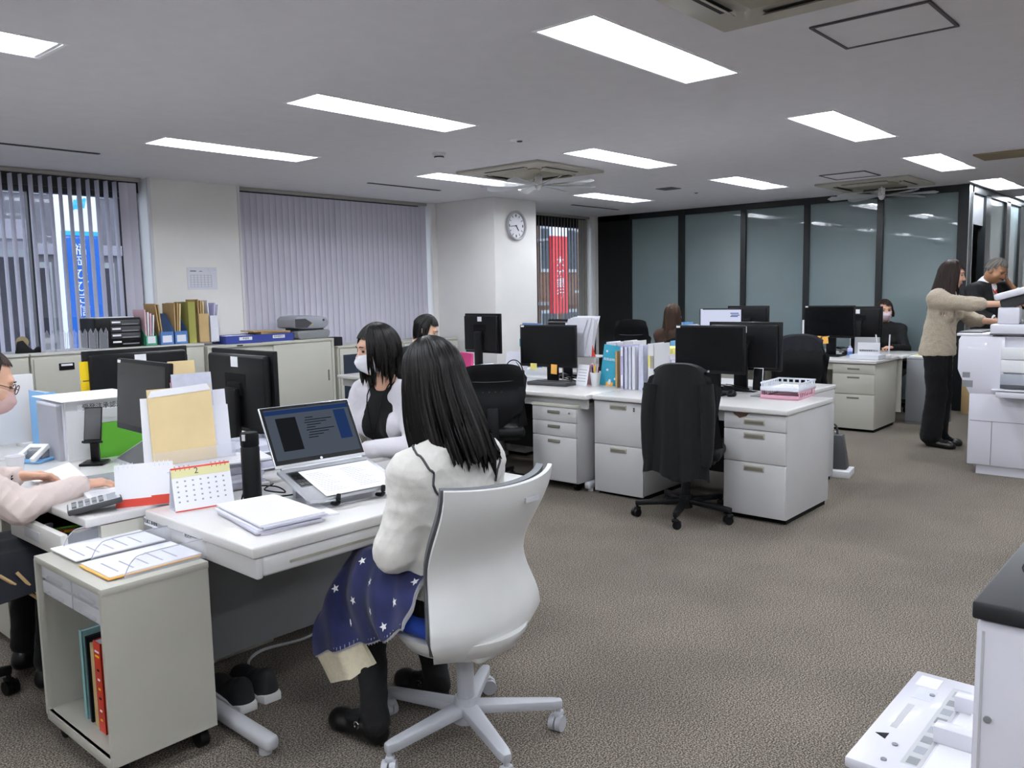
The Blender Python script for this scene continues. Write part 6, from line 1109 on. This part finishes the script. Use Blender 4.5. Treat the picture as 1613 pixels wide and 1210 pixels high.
O('lower_body', B().prism([(-.2, .02), (-.17, 0), (.17, 0), (.2, .025), (.21, .075), (.18, .088), (-.18, .085), (-.21, .07)], .3, m=T((0, .15, 0), (PI / 2, 0, 0)), bev=.012), 'mid_grey', sc); O('upper_body', B().prism([(-.23, .115), (-.1, .1), (.15, .1), (.19, .125), (.2, .17), (.17, .215), (-.05, .235), (-.2, .23), (-.235, .2)], .28, m=T((0, .14, 0), (PI / 2, 0, 0)), bev=.014), 'copier_grey', sc); O('feed_mouth', B().prism([(-.225, .12), (-.08, .115), (-.02, .16), (-.1, .205), (-.225, .205)], .004, m=T((0, -.141, 0), (PI / 2, 0, 0))), 'dark_grey', sc, smooth=False); O('button', B().cyl((.13, -.14, .185), (.13, -.146, .185), .012, n=14), 'dark_grey', sc); O('spacer', B().bx(-.16, .16, -.1, .1, .08, .11), 'dark_grey', sc, smooth=False); O('warning_sticker', B().prism([(0, 0), (.02, 0), (.01, .018)], .001, m=T((-.03, -.147, .14), (PI / 2, 0, 0))), 'yellow', sc, smooth=False)
for k, (x, m_, w, h, l) in enumerate(((5.32, 'navy_cloth', .12, .09, 'small dark box on the low cabinet by the sliding cabinet'), (5.98, 'red', .14, .05, 'red-based clear case on the low cabinet behind the cardigan woman'), (6.65, 'light_grey', .2, .12, 'grey box on the low cabinet near the pillar'))): O('storage_box', B().box((0, 0, h / 2), (w, .12, h), bev=.006), m_, None, (x, 7.15, .9005), label=l, cat='box', group='small boxes on the low cabinets')
O('clear_case', B().box((0, 0, .04), (.12, .1, .08), bev=.004), 'acrylic_edge', None, (5.98, 7.15, .951), label='clear plastic case on top of the red base', cat='case')
# notice on the wall
nt_ = E('wall_notice', (3.9, 7.447, 1.5), label='printed monthly schedule sheet taped to the wall by the closed blind', cat='notice'); O('sheet', B().bx(0, .3, -.002, 0, 0, .21), 'paper2', nt_, smooth=False)
for k in range(6): O('grid_row', B().bx(.03, .24, -.003, -.002, .025 + .022 * k, .027 + .022 * k), 'ink_light', nt_, smooth=False)
for k in range(7): O('grid_column', B().bx(.03 + .035 * k, .032 + .035 * k, -.003, -.002, .025, .14), 'ink_light', nt_, smooth=False)
O('title_line', B().bx(.03, .09, -.003, -.002, .17, .178).bx(.12, .15, -.003, -.002, .17, .175), 'ink', nt_, smooth=False); O('loose_string', B().tube(smooth_path([(.2, -.006, .21), (.235, -.008, .16), (.27, -.008, .17), (.28, -.006, .19), (.24, -.006, .2)], 5), .002, 5), 'paper', nt_)
# ---------------------------------------------------------------- copiers
cp = E('copier', (6.9, 1.53, 0), label='large white office copier at the right where the standing woman lifts the lid', cat='copier')
O('lower_body', B().bx(0, .66, -1.15, 0, .07, .61, bev=.006), 'copier_white', cp); O('plinth', B().bx(.02, .64, -1.1, -.06, 0, .07), 'copier_white', cp, smooth=False)
O('front_seam', B().bx(-.002, .0, -1.14, -.01, .40, .404).bx(-.002, 0, -.16, -.156, .075, .4), 'mid_grey', cp, smooth=False)
O('upper_body', B().prism([(0, .6), (.06, .72), (.085, .78), (.085, 1.0), (.07, 1.03), (-.22, 1.03), (-.22, .6)], .66, m=T((0, 0, 0), (PI / 2, 0, PI / 2)), bev=.004), 'copier_white', cp)
O('output_bay', B().bx(0.02, .66, -1.12, -.22, .6, 1.03), 'copier_white', cp, smooth=False)
for z0, z1, m_, n_ in ((.60, .64, 'copier_white', 'bay_floor'), (.65, .68, 'dark_grey', 'output_slot'), (.68, .76, 'copier_grey', 'scale_strip'), (.77, .86, 'white_plastic', 'inner_panel'), (.865, .95, 'white_plastic', 'inner_panel')): O(n_, B().bx(-.004 if n_ != 'bay_floor' else -.14, .02, -1.1, -.2, z0, z1, bev=.002), m_, cp)
O('bypass_tray', B().box((-.06, -.6, .645), (.16, .86, .014), rot=(0, .1, 0), bev=.004), 'copier_white', cp)
O('side_vent', B().bx(-.002, 0, .0, .05, .72, .76).bx(-.002, 0, -.02, .05, .65, .70), 'mid_grey', cp, smooth=False)
O('control_ledge', B().bx(-.0, .64, -.14, .10, 1.03, 1.05, bev=.004), 'copier_white', cp); O('control_panel', B().bx(.05, .5, -.06, .10, 1.05, 1.06, bev=.002), 'dark_grey', cp)
O('scanner_body', B().bx(-.01, .65, -1.1, -.12, 1.04, 1.12, bev=.012), 'copier_white', cp); O('scanner_seam', B().bx(-.012, 0, -1.1, -.12, 1.045, 1.052), 'dark_grey', cp, smooth=False); O('glass_frame', B().bx(.03, .62, -1.05, -.2, 1.12, 1.128), 'dark_grey', cp, smooth=False)
O('lid', B().box((.32, -.6, .0), (.64, .92, .05), bev=.015, m=T((0, 0, 1.27), (R_(-16), 0, 0))), 'copier_white', cp); O('lid_pad', B().box((.32, -.58, -.055), (.56, .84, .06), bev=.012, m=T((0, 0, 1.27), (R_(-16), 0, 0))), 'dark_grey', cp); O('lid_support', B().bx(.02, .1, -.3, -.16, 1.12, 1.24, bev=.01), 'copier_white', cp)
nc = E('copier', (1.21, .25, 0), label='white printer with a dark top cut by the right edge of the picture', cat='copier')
O('body', B().bx(0, .62, -.7, 0, .03, .975, bev=.012, seg=3), 'copier_white', nc); O('top_cover', B().bx(-.004, .62, -.7, .004, .975, 1.0, bev=.004), 'copier_black', nc); O('top_ring', B().tube([(.2 + .1 * math.cos(a), -.12 + .1 * math.sin(a), 1.0) for a in [i * PI / 18 for i in range(36)]], .0012, 4, closed=True), 'black_matte', nc)
O('panel_seam', B().bx(-.0015, 0, -.012, -.009, .05, .96), 'light_grey', nc, smooth=False); O('button', B().cyl((-.001, -.02, .84), (-.004, -.02, .84), .005, n=14), 'mid_grey', nc); O('foot', B().bx(.04, .58, -.66, -.04, 0, .03), 'mid_grey', nc, smooth=False); O('screw', B().cyl((0, -.07, .83), (-.003, -.07, .83), .006, n=12), 'white_plastic', nc)
by = E('paper_tray', (1.38, .25, .60), label='fold-out white paper tray on the side of the near printer', cat='printer tray'); O('plate', B().bx(0, .42, .012, .225, 0, .02, bev=.004), 'copier_white', by); O('hinge', B().bx(.03, .39, .0, .014, .0, .016), 'light_grey', by, smooth=False)
O('inner_plate', B().bx(.02, .40, .02, .11, .02, .026, bev=.002), 'white_plastic', by)
for x0, x1 in ((.13, .16), (.27, .3)): O('paper_guide', B().prism([(.0, 0), (.1, 0), (.1, .03), (.03, .03), (.0, .012)], x1 - x0, m=T((x0, .02, .026), (PI / 2, 0, PI / 2)), bev=.002), 'copier_white', by)
O('slide_bar', B().bx(.16, .27, .03, .09, .026, .03), 'white_plastic', by, smooth=False)
for k in range(8): O('size_mark', B().bx(.045 + .042 * k, .07 + .042 * k, .122, .14, .0202, .0206), 'copier_grey' if k % 2 else 'mid_grey', by, smooth=False)
O('guide_strip', B().bx(.04, .38, .115, .147, .02, .0203), 'light_grey', by, smooth=False); O('arrow_mark', B().prism([(0, 0), (.024, 0), (.012, .02)], .0006, m=T((.1, .19, .0201))), 'black_matte', by, smooth=False); O('diagram', B().bx(.29, .34, .165, .2, .0201, .0205), 'clear_file', by, smooth=False); O('caution_label', B().bx(.35, .4, .17, .21, .0201, .0205), 'paper2', by, smooth=False); O('grip_recess', B().bx(.15, .26, .185, .197, .0201, .0204), 'light_grey', by, smooth=False)
for x in (.03, .09, .32): O('peg', B().cyl((x, .17, .02), (x, .17, .0225), .005, n=10), 'mid_grey', by)
O('cardboard_box', B().box((0, 0, .2), (.2, .3, .4), bev=.004), 'tan_box', None, (10.12, 2.15, 0), label='cardboard box standing at the foot of the glass wall corner', cat='box')
